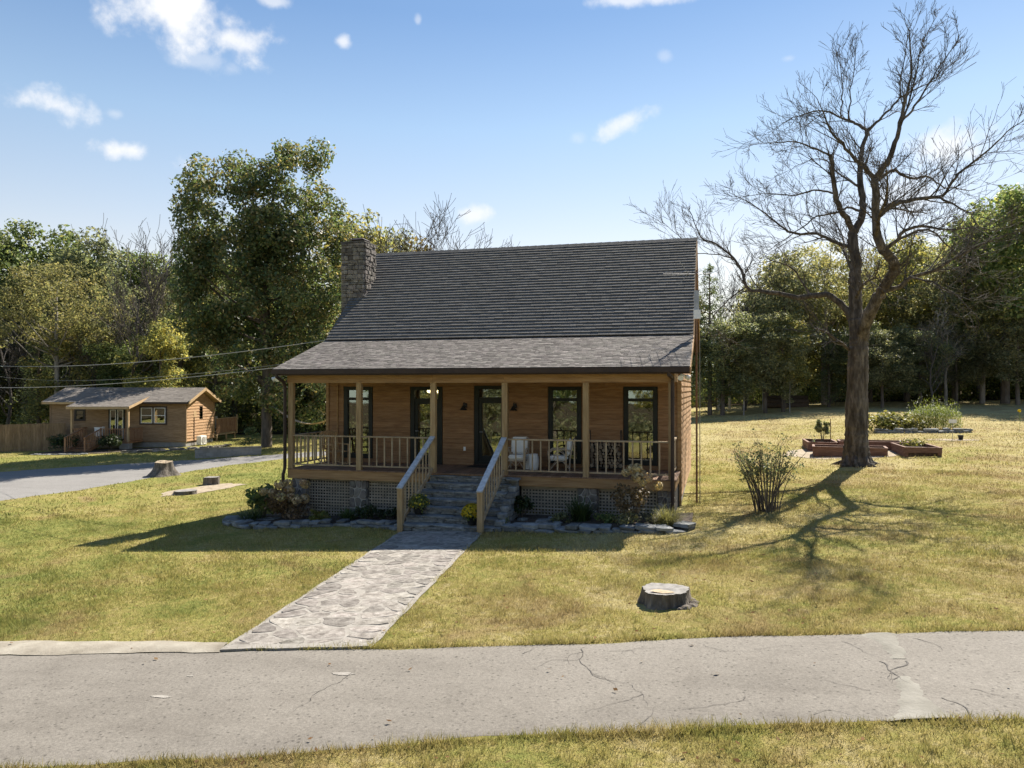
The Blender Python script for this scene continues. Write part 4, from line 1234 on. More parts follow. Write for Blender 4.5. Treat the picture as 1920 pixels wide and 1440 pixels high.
t = empty('rocking_chair', (.78, 1.35, DZ), 'brown wooden rocking chair at the far end of the porch', 'rocking chair', None, R(62))
for sx in (-.28, .28):
    MB().tube([(sx, -.45, .07), (sx, -.2, .025), (sx, .1, .02), (sx, .4, .06), (sx, .6, .13)], .022).build('rocker', M_ROCKER, t)
    MB().tube([(sx, -.25, .04), (sx, -.26, .62)], .024).build('leg', M_ROCKER, t); MB().tube([(sx, .22, .04), (sx, .28, .45), (sx, .42, 1.02)], .024).build('leg', M_ROCKER, t)
    MB().box(sx - .045, sx + .045, -.34, .30, .62, .645).build('arm', M_ROCKER, t)
for i in range(6): MB().box(-.28, .28, -.27 + i * .085, -.20 + i * .085, .40, .42).build('seat_slat', M_ROCKER, t)
for i in range(6): MB().box(-.25 + i * .088, -.20 + i * .088, .0, .018, .48, 1.0).build('back_slat', M_ROCKER, t, (0, .29, 0), (-.0, 0, 0))
MB().box(-.28, .28, .38, .41, .94, 1.04).build('head_rail', M_ROCKER, t); MB().box(-.28, .28, .27, .295, .46, .52).build('lower_rail', M_ROCKER, t)

# antenna mast by the gable
MX, MY = 11.78, 2.6; mz = gf(MX, MY)
t = empty('antenna_mast', (MX, MY, mz), 'tall slim rusty mast with old television antenna beside the gable', 'antenna')
MB().tube([(0, 0, -.2), (0, 0, 7.15 - mz)], .028, 8).build('pole', M_RUST, t)
MB().tube([(.09, -.02, -.1), (.09, -.02, 5.1 - mz)], .012, 6).build('down_lead', M_CABLE, t)
zb = 7.05 - mz
bm_ = Vector((-.93, -.36, 0)).normalized(); pr_ = Vector((-bm_.y, bm_.x, 0))
MB().tube([bm_ * -.45 + Vector((0, 0, zb)), bm_ * 1.02 + Vector((0, 0, zb - .03))], .010, 6).build('boom', M_METAL, t)
for i, s in enumerate((-.4, -.2, .05, .25, .5, .75, 1.0)):
    l = .62 - .04 * i
    MB().tube([bm_ * s + pr_ * l + Vector((0, 0, zb)), bm_ * s - pr_ * l + Vector((0, 0, zb))], .007, 5).build('element', M_METAL, t)
for sg in (-1, 1):
    MB().tube([bm_ * .25 + Vector((0, 0, zb)), bm_ * .52 + pr_ * sg * .05 + Vector((0, 0, zb + sg * .33))], .010, 5).build('reflector_arm', M_METAL, t)
MB().box(-.07, .07, -.05, .05, 5.9 - mz, 6.55 - mz).build('mast_sleeve', M_METAL, t)
t = empty('junction_box', (MX + .02, MY - .10, 5.72), 'white plastic box fixed high on the antenna mast', 'box')
MB().box(-.09, .09, -.06, .05, 0, .24).build('case', M_WHITE, t); MB().box(-.10, .10, -.075, -.061, -.01, .25).build('lid', M_WHITE, t)

# power cables from the house to a pole out of view
def cable(name, a, b, sag, r, label):
    a, b = Vector(a), Vector(b); P = []
    for i in range(25):
        f = i / 24; p = a.lerp(b, f); p.z -= sag * 4 * f * (1 - f); P.append(p - a)
    o = MB().tube(P, r, 5).build(name, M_CABLE, loc=a); tag(o, label, 'cable', 'overhead cables to the house')


cable('overhead_cable', (-.32, 2.9, 5.32), (-38, 17.5, 5.6), .7, .014, 'topmost pale overhead cable ending at the porch roof edge by the chimney')
cable('overhead_cable', (-.38, -.2, 4.30), (-38, 15.0, 4.3), .6, .012, 'lower pale overhead cable ending at the porch gutter corner')
cable('overhead_cable', (-.37, .5, 4.45), (-40, 24, 4.7), .5, .007, 'thin faint cable hanging between the two thicker overhead cables')

# ------------------------------------------------------------------ foliage builders
def cards(C, Nn, size, aspect, rs, fold=.25):
    """rhombic leaf cards: centres C, normals Nn, per-leaf size"""
    n = len(C); Nn = Nn / np.maximum(1e-6, np.linalg.norm(Nn, axis=1, keepdims=True))
    r = rs.normal(size=(n, 3)); t = np.cross(Nn, r); t /= np.maximum(1e-6, np.linalg.norm(t, axis=1, keepdims=True)); b = np.cross(Nn, t)
    s = size[:, None]
    V = np.empty((n, 4, 3), np.float32)
    V[:, 0] = C - t * s; V[:, 1] = C - b * s * aspect + Nn * s * fold; V[:, 2] = C + t * s; V[:, 3] = C + b * s * aspect + Nn * s * fold * .6
    return V.reshape(-1, 3)


def clump_leaves(cent, rad, n, size, rs, aspect=.5, flat=.75, up=.5):
    d = rs.normal(size=(n, 3)); d /= np.linalg.norm(d, axis=1, keepdims=True)
    rr = rad * np.cbrt(rs.uniform(.12, 1.0, n)) * rs.uniform(.85, 1.2, n)
    P = cent + d * rr[:, None] * np.array([1, 1, flat])
    Nn = d * .5 + np.array([0, 0, up]) + rs.normal(size=(n, 3)) * .55
    return cards(P, Nn, size * rs.uniform(.6, 1.35, n), aspect, rs)


def crown_clumps(env, n, rs, shell=.5):
    """clump centres in a union of ellipsoids (x,y,z,rx,ry,rz); weights by volume"""
    env = np.array(env, float); w = np.prod(env[:, 3:], axis=1) ** .75; w /= w.sum(); out = []
    idx = rs.choice(len(env), n, p=w)
    d = rs.normal(size=(n, 3)); d /= np.linalg.norm(d, axis=1, keepdims=True)
    r = np.power(rs.uniform(shell ** 3, 1, n), 1 / 3)
    return env[idx, :3] + d * r[:, None] * env[idx, 3:], idx


def tree_mesh(nm, seed, env, n_clump, clump_r, n_leaf, leaf, mleaf, mbark, h_trunk, r_trunk, limbs=14, aspect=.5, flat=.75, lean=0, shell=.45):
    rs = np.random.RandomState(seed); rg = random.Random(seed)
    cs, idx = crown_clumps(env, n_clump, rs, shell)
    V = []
    for c in cs:
        r = clump_r * rs.uniform(.6, 1.35)
        V.append(clump_leaves(c, r, max(6, int(n_leaf * (r / clump_r) ** 2)), leaf, rs, aspect, flat))
    crown = quads_mesh('crown', np.concatenate(V), mleaf)
    mb = MB()
    top = Vector((lean, 0, h_trunk))
    pts = [Vector((0, 0, -.3)), Vector((0, 0, .15)), Vector((lean * .2, .05, h_trunk * .35)), Vector((lean * .6, -.05, h_trunk * .7)), top]
    mb.tube(pts, [r_trunk * 1.5, r_trunk * 1.1, r_trunk * .9, r_trunk * .6, r_trunk * .18], 9)
    for c in [cs[i] for i in rs.choice(len(cs), min(limbs, len(cs)), replace=False)]:
        c = Vector(c); hz = max(h_trunk * .25, min(h_trunk * .92, c.z - .55 * math.hypot(c.x, c.y) - rg.uniform(0, .8)))
        a = Vector((lean * hz / h_trunk, 0, hz)); m1 = a.lerp(c, .5) + Vector((rg.uniform(-.3, .3), rg.uniform(-.3, .3), -.1 * (c - a).length))
        rr = r_trunk * .36
        mb.tube([a, a.lerp(m1, .5) + Vector((0, 0, -.05)), m1, m1.lerp(c, .6), c], [rr, rr * .8, rr * .55, rr * .35, rr * .15], 5, False)
    trunk = mb.mesh('trunk', mbark); trunk.polygons.foreach_set('use_smooth', [True] * len(trunk.polygons))
    return trunk, crown


def bare_mesh(seed, h, r0, spread, mbark, levels=4, up=.35, first=.3, nsub=(7, 6, 5), double=False):
    rg = random.Random(seed); mb = MB(); tw = MB()

    def grow(p, d, ln, r, lv):
        n = 5 if lv < 2 else 4 if lv == 2 else 3
        pts = [p]; rad = [r]; dd = d.copy()
        for i in range(n):
            dd = (dd + Vector((rg.gauss(0, .13), rg.gauss(0, .13), rg.gauss(0, .10) + (.06 if lv else .02) * (1 + up)))).normalized()
            p = p + dd * ln / n; pts.append(p); rad.append(max(.011, r * (1 - .80 * (i + 1) / n)))
        (mb if lv < 2 else tw).tube(pts, rad, (8, 6, 4, 3, 3)[lv], False)
        if lv >= levels - 1: return
        k = nsub[min(lv, len(nsub) - 1)]; lo = first if lv == 0 else .25
        for j in range(k):
            f = lo + (1 - lo) * (j + rg.uniform(.2, .9)) / k; f = min(f, .97); x = f * n; i = min(int(x), n - 1)
            q = pts[i].lerp(pts[i + 1], x - i); t = (pts[i + 1] - pts[i]).normalized(); a = rg.uniform(0, 6.283)
            s = t.orthogonal().normalized(); s = s * math.cos(a) + t.cross(s) * math.sin(a)
            nd = (t * (.75 if lv == 0 else .8) + s * spread * rg.uniform(.7, 1.15) + Vector((0, 0, up * .5))).normalized()
            grow(q, nd, ln * rg.uniform(.34, .58) * (1 if lv else (1.15 - .55 * f)), max(.012, (rad[i] * (1 - (x - i)) + rad[i + 1] * (x - i)) * .55), lv + 1)
    grow(Vector((0, 0, -.2)), Vector((0, 0, 1)), h * .92, r0, 0)
    t = mb.mesh('trunk', mbark); t.polygons.foreach_set('use_smooth', [True] * len(t.polygons))
    return t, tw.mesh('twigs', mbark)


from mathutils import noise as mnoise
# ------------------------------------------------------------------ the big dead tree
DEAD_LIMBS = [
  ([(0.0,0.01,-0.12),(-0.02,0.0,0.44),(-0.02,0.0,1.44),(0.0,0.01,2.64),(0.04,0.02,3.84),(0.06,0.02,4.64),(0.0,0.01,5.48)], 0.42, 0.31),
  ([(0.0,0.01,5.24),(-0.05,0.05,6.25),(-0.04,0.1,7.05),(-0.02,0.14,7.66),(-0.11,0.16,8.37),(-0.08,0.19,8.88)], 0.33, 0.2),
  ([(-0.08,0.19,8.84),(-0.38,-0.06,9.25),(-0.7,-0.36,9.74),(-0.87,-0.63,10.34),(-0.96,-0.88,10.93),(-1.06,-1.11,11.43)], 0.15, 0.09),
  ([(-0.08,0.19,8.84),(0.19,0.36,9.2),(0.3,0.47,9.63),(0.3,0.58,10.16),(0.22,0.67,10.69),(0.29,0.88,11.67),(0.41,1.02,12.26),(0.58,1.2,12.92)], 0.18, 0.09),
  ([(0.58,1.2,12.92),(0.3,1.22,13.12),(0.07,1.25,13.29),(-0.31,1.28,13.5),(-0.95,1.32,13.85),(-1.62,1.35,13.8),(-2.08,1.37,13.7),(-2.54,1.4,13.54)], 0.07, 0.015),
  ([(0.58,1.2,12.92),(1.01,1.17,13.28),(1.38,1.13,13.65),(1.74,1.1,14.01),(2.42,1.08,14.34),(3.15,1.06,14.66)], 0.07, 0.015),
  ([(-0.07,1.23,13.36),(-0.02,1.31,13.91),(-0.0,1.4,14.63),(0.17,1.54,15.38),(0.28,1.74,16.84)], 0.04, 0.008),
  ([(-0.35,1.26,13.5),(-0.33,1.16,14.09),(-0.34,1.08,14.54),(-0.48,0.81,15.83)], 0.04, 0.008),
  ([(1.74,1.1,14.01),(1.71,1.02,14.65),(1.84,0.97,15.43),(2.01,0.86,16.78)], 0.04, 0.008),
  ([(0.12,0.04,4.64),(0.19,-0.41,5.16),(0.31,-0.82,5.63),(0.53,-1.36,6.2),(0.74,-1.84,6.68),(0.86,-2.2,7.03),(0.62,-2.62,7.34),(0.3,-3.02,7.52)], 0.3, 0.17),
  ([(0.31,-3.01,7.47),(0.19,-3.13,7.75),(0.04,-3.34,8.4),(-0.0,-3.57,9.23),(-0.05,-3.73,9.79)], 0.17, 0.14),
  ([(-0.05,-3.73,9.75),(0.12,-3.76,10.05),(0.34,-3.78,10.32),(0.53,-3.86,10.85),(0.67,-3.96,11.45),(0.8,-4.08,12.13),(0.91,-4.25,12.97),(0.8,-4.54,14.09)], 0.13, 0.01),
  ([(0.62,-4.17,11.35),(0.8,-4.26,11.59),(1.0,-4.33,11.8),(1.43,-4.63,12.6),(1.82,-4.85,13.17),(2.06,-5.03,13.61)], 0.05, 0.008),
  ([(0.55,-4.14,11.06),(0.94,-3.77,12.01),(1.33,-3.25,13.56),(1.62,-2.91,14.55),(2.11,-2.53,15.43)], 0.05, 0.008),
  ([(-0.05,-3.73,9.75),(-0.26,-3.85,10.0),(-0.44,-3.95,10.16),(-0.79,-4.12,10.43),(-1.14,-4.32,10.8),(-1.49,-4.51,11.2),(-1.84,-4.76,11.92),(-2.01,-4.88,12.23)], 0.1, 0.012),
  ([(0.3,-3.02,7.52),(0.6,-3.14,7.73),(0.92,-3.31,8.07),(1.36,-3.44,8.2),(2.03,-3.65,8.0),(2.73,-3.87,7.97),(3.33,-4.07,7.79)], 0.09, 0.012),
  ([(0.03,-3.4,8.69),(0.22,-3.41,8.72),(0.57,-3.46,8.94),(1.19,-3.5,9.08),(1.86,-3.54,9.06),(2.15,-3.6,9.32),(2.33,-3.67,9.63),(2.67,-3.75,9.98),(3.29,-3.87,10.45),(3.65,-3.98,10.89),(4.13,-4.06,11.18)], 0.1, 0.015),
  ([(1.8,-3.75,9.02),(2.06,-3.94,8.82),(2.31,-4.15,8.55),(2.55,-4.35,8.33),(2.68,-4.66,7.84)], 0.05, 0.01),
  ([(-0.03,-3.73,9.67),(0.43,-3.36,10.05),(0.67,-3.19,10.11),(1.19,-2.8,9.95),(1.83,-2.36,10.07),(2.3,-2.0,9.83),(2.84,-1.63,9.79),(3.65,-1.08,9.82)], 0.08, 0.012),
  ([(0.59,-1.7,6.29),(1.06,-1.87,6.4),(1.37,-2.05,6.7),(1.99,-2.3,6.84),(2.75,-2.7,7.34),(3.52,-3.1,7.68),(4.3,-3.5,7.91)], 0.11, 0.015),
  ([(1.31,-2.33,6.66),(1.91,-2.71,6.41),(2.55,-3.26,5.79),(2.99,-3.85,5.04)], 0.05, 0.01),
  ([(0.3,-3.02,7.52),(0.98,-2.51,7.97),(1.96,-1.83,8.37),(2.99,-1.05,7.72),(4.28,-0.08,6.87)], 0.07, 0.01),
  ([(0.0,0.01,5.2),(-0.33,0.14,5.82),(-0.66,0.21,6.2),(-1.07,0.25,6.44),(-1.83,0.3,6.39),(-2.46,0.34,6.5),(-3.47,0.39,6.68),(-3.96,0.42,6.87),(-4.12,0.57,7.51),(-4.4,0.67,8.06),(-4.77,0.72,8.41),(-5.16,0.76,8.73),(-5.68,0.79,9.0),(-6.05,0.96,9.9),(-6.22,1.03,10.3)], 0.18, 0.012),
  ([(-4.4,0.74,8.07),(-4.96,0.72,8.22),(-5.39,0.7,8.28),(-6.0,0.68,8.48),(-6.84,0.71,9.35),(-7.44,0.7,9.77)], 0.03, 0.008),
  ([(-1.59,0.36,6.41),(-1.95,0.64,7.2),(-2.33,0.79,7.66),(-2.91,0.93,7.91),(-3.72,1.08,7.86)], 0.06, 0.01),
  ([(-3.96,0.5,6.88),(-4.55,0.6,6.44),(-5.16,0.73,5.83),(-5.58,0.99,4.79)], 0.04, 0.008),
  ([(-0.12,0.08,8.06),(-0.3,0.11,8.21),(-0.85,0.18,8.52),(-1.36,0.24,8.76),(-2.23,0.31,8.88),(-2.7,0.37,9.2),(-3.28,0.48,9.8),(-3.94,0.56,10.28),(-4.61,0.63,10.7)], 0.1, 0.01),
  ([(-0.82,-0.52,10.12),(-1.21,-0.39,10.26),(-1.53,-0.29,10.33),(-2.27,-0.05,10.23),(-3.02,0.17,10.42),(-4.08,0.46,10.48)], 0.05, 0.008),
  ([(0.15,0.36,9.61),(-0.3,0.08,9.71),(-0.67,-0.16,9.5),(-1.46,-0.65,9.24),(-2.02,-1.03,8.84),(-2.71,-1.51,8.29),(-3.29,-1.91,7.86)], 0.06, 0.012),
  ([(-1.02,-1.1,11.36),(-1.56,-1.47,11.52),(-2.2,-1.92,11.68),(-2.96,-2.44,11.59),(-3.95,-3.12,11.42)], 0.05, 0.008),
  ([(-0.29,-0.07,4.34),(-0.78,-0.68,4.67),(-1.26,-1.25,4.93),(-1.64,-1.68,5.05)], 0.08, 0.04),
  ([(0.21,0.58,10.57),(-0.36,0.99,11.13),(-0.87,1.46,11.93),(-1.44,1.74,12.05),(-2.01,2.06,11.93)], 0.06, 0.01),
  ([(0.05,-3.29,8.0),(-0.01,-4.22,8.51),(-0.01,-5.38,9.07),(-0.36,-6.82,9.65)], 0.09, 0.012),
  ([(-0.04,0.1,7.05),(-0.15,1.72,8.34),(-0.16,2.99,9.45),(-0.43,4.03,10.35)], 0.1, 0.012),
  ([(0.03,-3.4,8.69),(0.8,-1.76,9.19),(1.69,0.0,9.44),(2.97,2.36,9.78)], 0.08, 0.012),
  ([(-0.06,-0.01,6.24),(-0.0,-1.39,6.65),(0.19,-2.26,6.72),(0.11,-3.59,7.06)], 0.08, 0.012),
]



def dead_tree(loc):
    rg = random.Random(42); limb = MB(); tw = MB()

    def smooth(P, k=3):
        out = []
        for i in range(len(P) - 1):
            p0, p1, p2, p3 = P[max(i - 1, 0)], P[i], P[i + 1], P[min(i + 2, len(P) - 1)]
            for j in range(k):
                t = j / k
                out.append(.5 * ((2 * p1) + (p2 - p0) * t + (2 * p0 - 5 * p1 + 4 * p2 - p3) * t * t + (3 * p1 - p0 - 3 * p2 + p3) * t ** 3))
        return out + [P[-1]]

    def twig(p, d, ln, r, lv):
        n = 4 if lv == 1 else 3; pts = [p]; rad = [r]; dd = d.copy()
        for i in range(n):
            dd = (dd + Vector((rg.gauss(0, .12), rg.gauss(0, .12), rg.gauss(.05, .10)))).normalized(); p = p + dd * ln / n
            pts.append(p); rad.append(max(.0055, r * (1 - .7 * (i + 1) / n)))
        tw.tube(pts, rad, 4 if lv == 1 else 3, False)
        if lv >= 3: return
        k = rg.choice([4, 5, 6]) if lv == 1 else rg.choice([2, 3, 4])
        for j in range(k):
            f = .2 + .78 * (j + rg.random()) / k; x = f * n; i = min(int(x), n - 1); q = pts[i].lerp(pts[i + 1], x - i); t = (pts[i + 1] - pts[i]).normalized(); a = rg.uniform(0, 6.283)
            s = t.orthogonal().normalized(); s = s * math.cos(a) + t.cross(s) * math.sin(a)
            twig(q, (t + s * rg.uniform(.45, .85) + Vector((0, 0, .12))).normalized(), ln * rg.uniform(.35, .62), max(.0055, rad[i] * .6), lv + 1)
    for li, (P, r0, r1) in enumerate(DEAD_LIMBS):
        P = smooth([Vector(p) for p in P], 14 if li == 0 else 6 if r0 > .2 else 3); L = [0]
        for a, b in zip(P, P[1:]): L.append(L[-1] + (b - a).length)
        T = L[-1]
        rad = [(1 if li == 0 else .84) * max(r1, (r0 + (r1 - r0) * (l / T) ** .8)) * (1 + rg.uniform(-.05, .05)) for l in L]
        if li == 0:
            rad = [r * (1.02 + .42 * math.exp(-max(0, l - .15) * 2.4)) for r, l in zip(rad, L)]
        P2 = [p + Vector((rg.gauss(0, .018), rg.gauss(0, .018), rg.gauss(0, .018))) if 0 < i < len(P) - 1 and li else p for i, p in enumerate(P)]
        nb = len(limb.v); ns = 44 if li == 0 else 22 if r0 > .2 else 8 if r0 > .08 else 6
        limb.tube(P2, rad, ns, True)
        if ns > 20:                     # furrowed bark
            for i, c in enumerate(P2):
                for k in range(ns):
                    v = Vector(limb.v[nb + i * ns + k]); d = v - c; a = 6.283 * k / ns
                    q = mnoise.noise(Vector((math.cos(a) * 5.5, math.sin(a) * 5.5, v.z * .9))) + .6 * mnoise.noise(Vector((math.cos(a) * 12, math.sin(a) * 12, v.z * 2.2)))
                    lump = mnoise.noise(Vector((math.cos(a) * 1.2 + 9, math.sin(a) * 1.2, v.z * .7)))
                    limb.v[nb + i * ns + k] = tuple(c + d * (1 + .075 * q + .10 * lump))
        if li == 0: continue
        s = T * (.42 if r0 > .12 else .16)
        if T < 1.8 and r1 > .03: s = T * .6
        while s < T:
            i = max(k for k in range(len(L)) if L[k] <= s); i = min(i, len(P2) - 2); f = (s - L[i]) / max(1e-6, L[i + 1] - L[i])
            q = P2[i].lerp(P2[i + 1], f); t = (P2[i + 1] - P2[i]).normalized(); r = rad[i]; a = rg.uniform(0, 6.283)
            sd = t.orthogonal().normalized(); sd = sd * math.cos(a) + t.cross(sd) * math.sin(a)
            ln = rg.uniform(.7, 2.0) * (1.15 - .45 * s / T) * ((.45 if q.z > 13.2 else .75 if q.z > 11.5 else 1) if q.x > 1.0 else .65 if q.z > 14.5 else 1)
            twig(q, (t * .8 + sd * rg.uniform(.6, 1.0) + Vector((0, 0, .34))).normalized(), ln, min(.028, max(.010, r * .45)), 1)
            s += rg.uniform(.12, .30)
    # root flare
    for k in range(7):
        a = k * .9 + rg.uniform(-.2, .2); ln = rg.uniform(.75, 1.15)
        limb.tube([(math.cos(a) * .28, math.sin(a) * .28, .38), (math.cos(a) * .52, math.sin(a) * .52, .07), (math.cos(a + .2) * ln, math.sin(a + .2) * ln, -.06)], [.17, .12, .05], 7)
    t = empty('dead_tree', loc, 'big leafless dead tree with thick rough trunk on the right lawn', 'tree')
    limb.build('trunk', M_BARK, t, smooth=True)
    o = tw.build('twigs', M_TWIG, t); o['kind'] = 'stuff'
    return t


dead_tree((17.43, 10.57, .8))

# ------------------------------------------------------------------ tree library
LIB = {}
OAK_ENV = [(-3.8, .3, 10.2, 2.7, 2.6, 3.4), (-5.6, -.5, 16.2, 1.1, 1.1, 1.0), (-2.6, .8, 20.0, 1.3, 1.2, 1.0), (3.6, -.6, 19.6, 1.3, 1.3, 1.1), (1.0, .5, 20.4, 1.0, 1.0, .8), (5.2, .3, 12.6, 1.4, 1.3, 1.6), (-5.8, .4, 12.0, 1.2, 1.2, 1.3), (.6, -1.5, 13.5, 3.0, 2.5, 3.0), (-3.3, 0, 16.6, 3.7, 3.4, 3.9), (2.2, .3, 17.6, 3.1, 2.9, 3.3), (-.4, -.4, 15.8, 2.6, 2.6, 4.2), (-1.6, .2, 11.8, 4.6, 4.2, 4.3), (3.0, -.3, 11.2, 3.0, 3.0, 4.2), (2.6, .4, 6.0, 3.4, 3.0, 4.0), (-1.8, .8, 6.8, 3.6, 2.8, 3.4), (-5.2, 0, 14.2, 1.6, 1.8, 2.2), (4.6, 0, 15.3, 1.5, 1.5, 2.0)]
LIB['oak'] = tree_mesh('oak', 1, OAK_ENV, 450, .92, 175, .135, M_OAK, M_BARK2, 16, .36, 40, .52)
LIB['broad'] = tree_mesh('broad', 2, [(0, 0, 7.6, 3.2, 3.1, 3.4), (-1.3, .5, 9.3, 2.0, 2, 2.0), (1.4, -.3, 8.8, 2.2, 2.1, 2.3), (0, 0, 4.6, 2.6, 2.6, 2.2)], 125, .80, 150, .125, M_GREEN, M_BARK2, 9, .22, 18)
LIB['broad2'] = tree_mesh('broad2', 3, [(0, 0, 7.0, 2.8, 2.8, 3.8), (1.0, .4, 9.6, 1.6, 1.6, 1.7), (-1.2, 0, 8.2, 1.7, 1.7, 1.8), (.2, 0, 3.8, 2.4, 2.3, 1.9)], 115, .75, 140, .125, M_GREYGREEN, M_BARK2, 9, .2, 16)
LIB['olive'] = tree_mesh('olive', 4, [(0, 0, 6.8, 2.9, 2.9, 3.4), (.9, 0, 9.2, 1.9, 1.8, 1.9), (-.9, .2, 4.4, 2.5, 2.4, 1.9)], 105, .78, 110, .12, M_OLIVE, M_BARK2, 9.2, .17, 20)
LIB['gold'] = tree_mesh('gold', 5, [(0, 0, 6.2, 2.9, 2.9, 3.0), (.4, .2, 8.8, 1.8, 1.8, 1.9), (-.5, 0, 3.4, 2.5, 2.5, 1.7)], 95, .72, 115, .125, M_GOLD, M_BARK2, 8.8, .15, 16)
LIB['gold2'] = tree_mesh('gold2', 6, [(0, 0, 7.4, 2.4, 2.4, 3.3), (-.6, .2, 9.6, 1.4, 1.4, 1.5), (0, 0, 4, 2.1, 2.1, 1.9)], 90, .68, 110, .12, M_GOLD, M_BARK2, 9.6, .16, 15)
LIB['locust'] = tree_mesh('locust', 7, [(-.6, 0, 7.6, 3.9, 3.4, 2.3), (1.6, 0, 6.9, 2.9, 2.6, 2.1), (-2.3, 0, 6.1, 2.3, 2.3, 1.8), (.2, 0, 9.0, 2.0, 2, 1.2)], 170, .62, 80, .095, M_LOCUST, M_PALEBARK, 8.4, .17, 30, .4, .5)
LIB['rust'] = tree_mesh('rust', 8, [(0, 0, 7.0, 2.3, 2.3, 3.2), (0, 0, 9.2, 1.5, 1.5, 1.4)], 60, .65, 46, .15, M_RUSTL, M_BARK2, 9.5, .15, 18)


def cedar_mesh(seed, m, h=10, rb=1.9):
    rs = np.random.RandomState(seed); V = []; rg = random.Random(seed); mb = MB()
    mb.tube([(0, 0, -.2), (0, 0, h * .5), (0, 0, h * .98)], [.17, .11, .02], 7)
    z = .9
    while z < h:
        f = 1 - (z / h); rad = rb * (f ** .75) * rs.uniform(.7, 1.1) + .12
        for k in range(int(3 + 6 * f)):
            a = rs.uniform(0, 6.283); r = rad * rs.uniform(.45, 1.05); c = np.array([math.cos(a) * r, math.sin(a) * r, z + rs.uniform(-.2, .3) + .18 * r])
            V.append(clump_leaves(c, .42 * (.5 + f), 34, .085, rs, .34, .8, .5))
            if k % 2 == 0: mb.tube([(0, 0, z - .1), (c[0] * .6, c[1] * .6, z), tuple(c)], [.035, .022, .008], 4, False)
        z += .33
    return mb.mesh('trunk', M_BARK2), quads_mesh('crown', np.concatenate(V), m)


LIB['cedar'] = cedar_mesh(9, M_CEDAR)
LIB['cedar2'] = cedar_mesh(10, M_CEDAR2, 10, 1.7)
LIB['sapling'] = tree_mesh('sapling', 11, [(0, 0, 6.0, 1.7, 1.7, 3.4), (0, 0, 9, .8, .8, 1.2)], 40, .62, 34, .17, M_PALEGRASS, M_PALEBARK, 9.3, .10, 12)
LIB['bare'] = bare_mesh(12, 10, .16, .75, M_BARK2, 4, .45, .32, (11, 7, 5))
LIB['bare2'] = bare_mesh(14, 10, .17, .9, M_TWIG, 4, .3, .22, (12, 8, 5))
LIB['palebare'] = bare_mesh(15, 10, .22, .9, M_PALEBARK, 4, .1, .38, (9, 7, 5))
PROTO_H = {k: max(max(v.co.z for v in m.vertices) for m in tc) for k, tc in LIB.items()}
CATN = {'cedar': 'cedar_tree', 'cedar2': 'cedar_tree', 'bare': 'bare_tree', 'bare2': 'bare_tree', 'palebare': 'bare_tree', 'sapling': 'sapling', 'oak': 'oak_tree'}


def plant_tree(kind, x, y, h, label, group=None, rz=None, wide=1.0):
    tr, cr = LIB[kind]; s = h / PROTO_H[kind]; w = s ** .8 * wide
    t = empty(CATN.get(kind, 'leafy_tree'), (x, y, gf(x, y) - .05), label, 'tree', group, rnd(0, 6.28) if rz is None else rz)
    t.scale = (w, w, s)
    link('trunk', tr, t)
    o = link('twigs' if 'bare' in kind else 'crown', cr, t)
    if 'bare' in kind: o['kind'] = 'stuff'
    return t


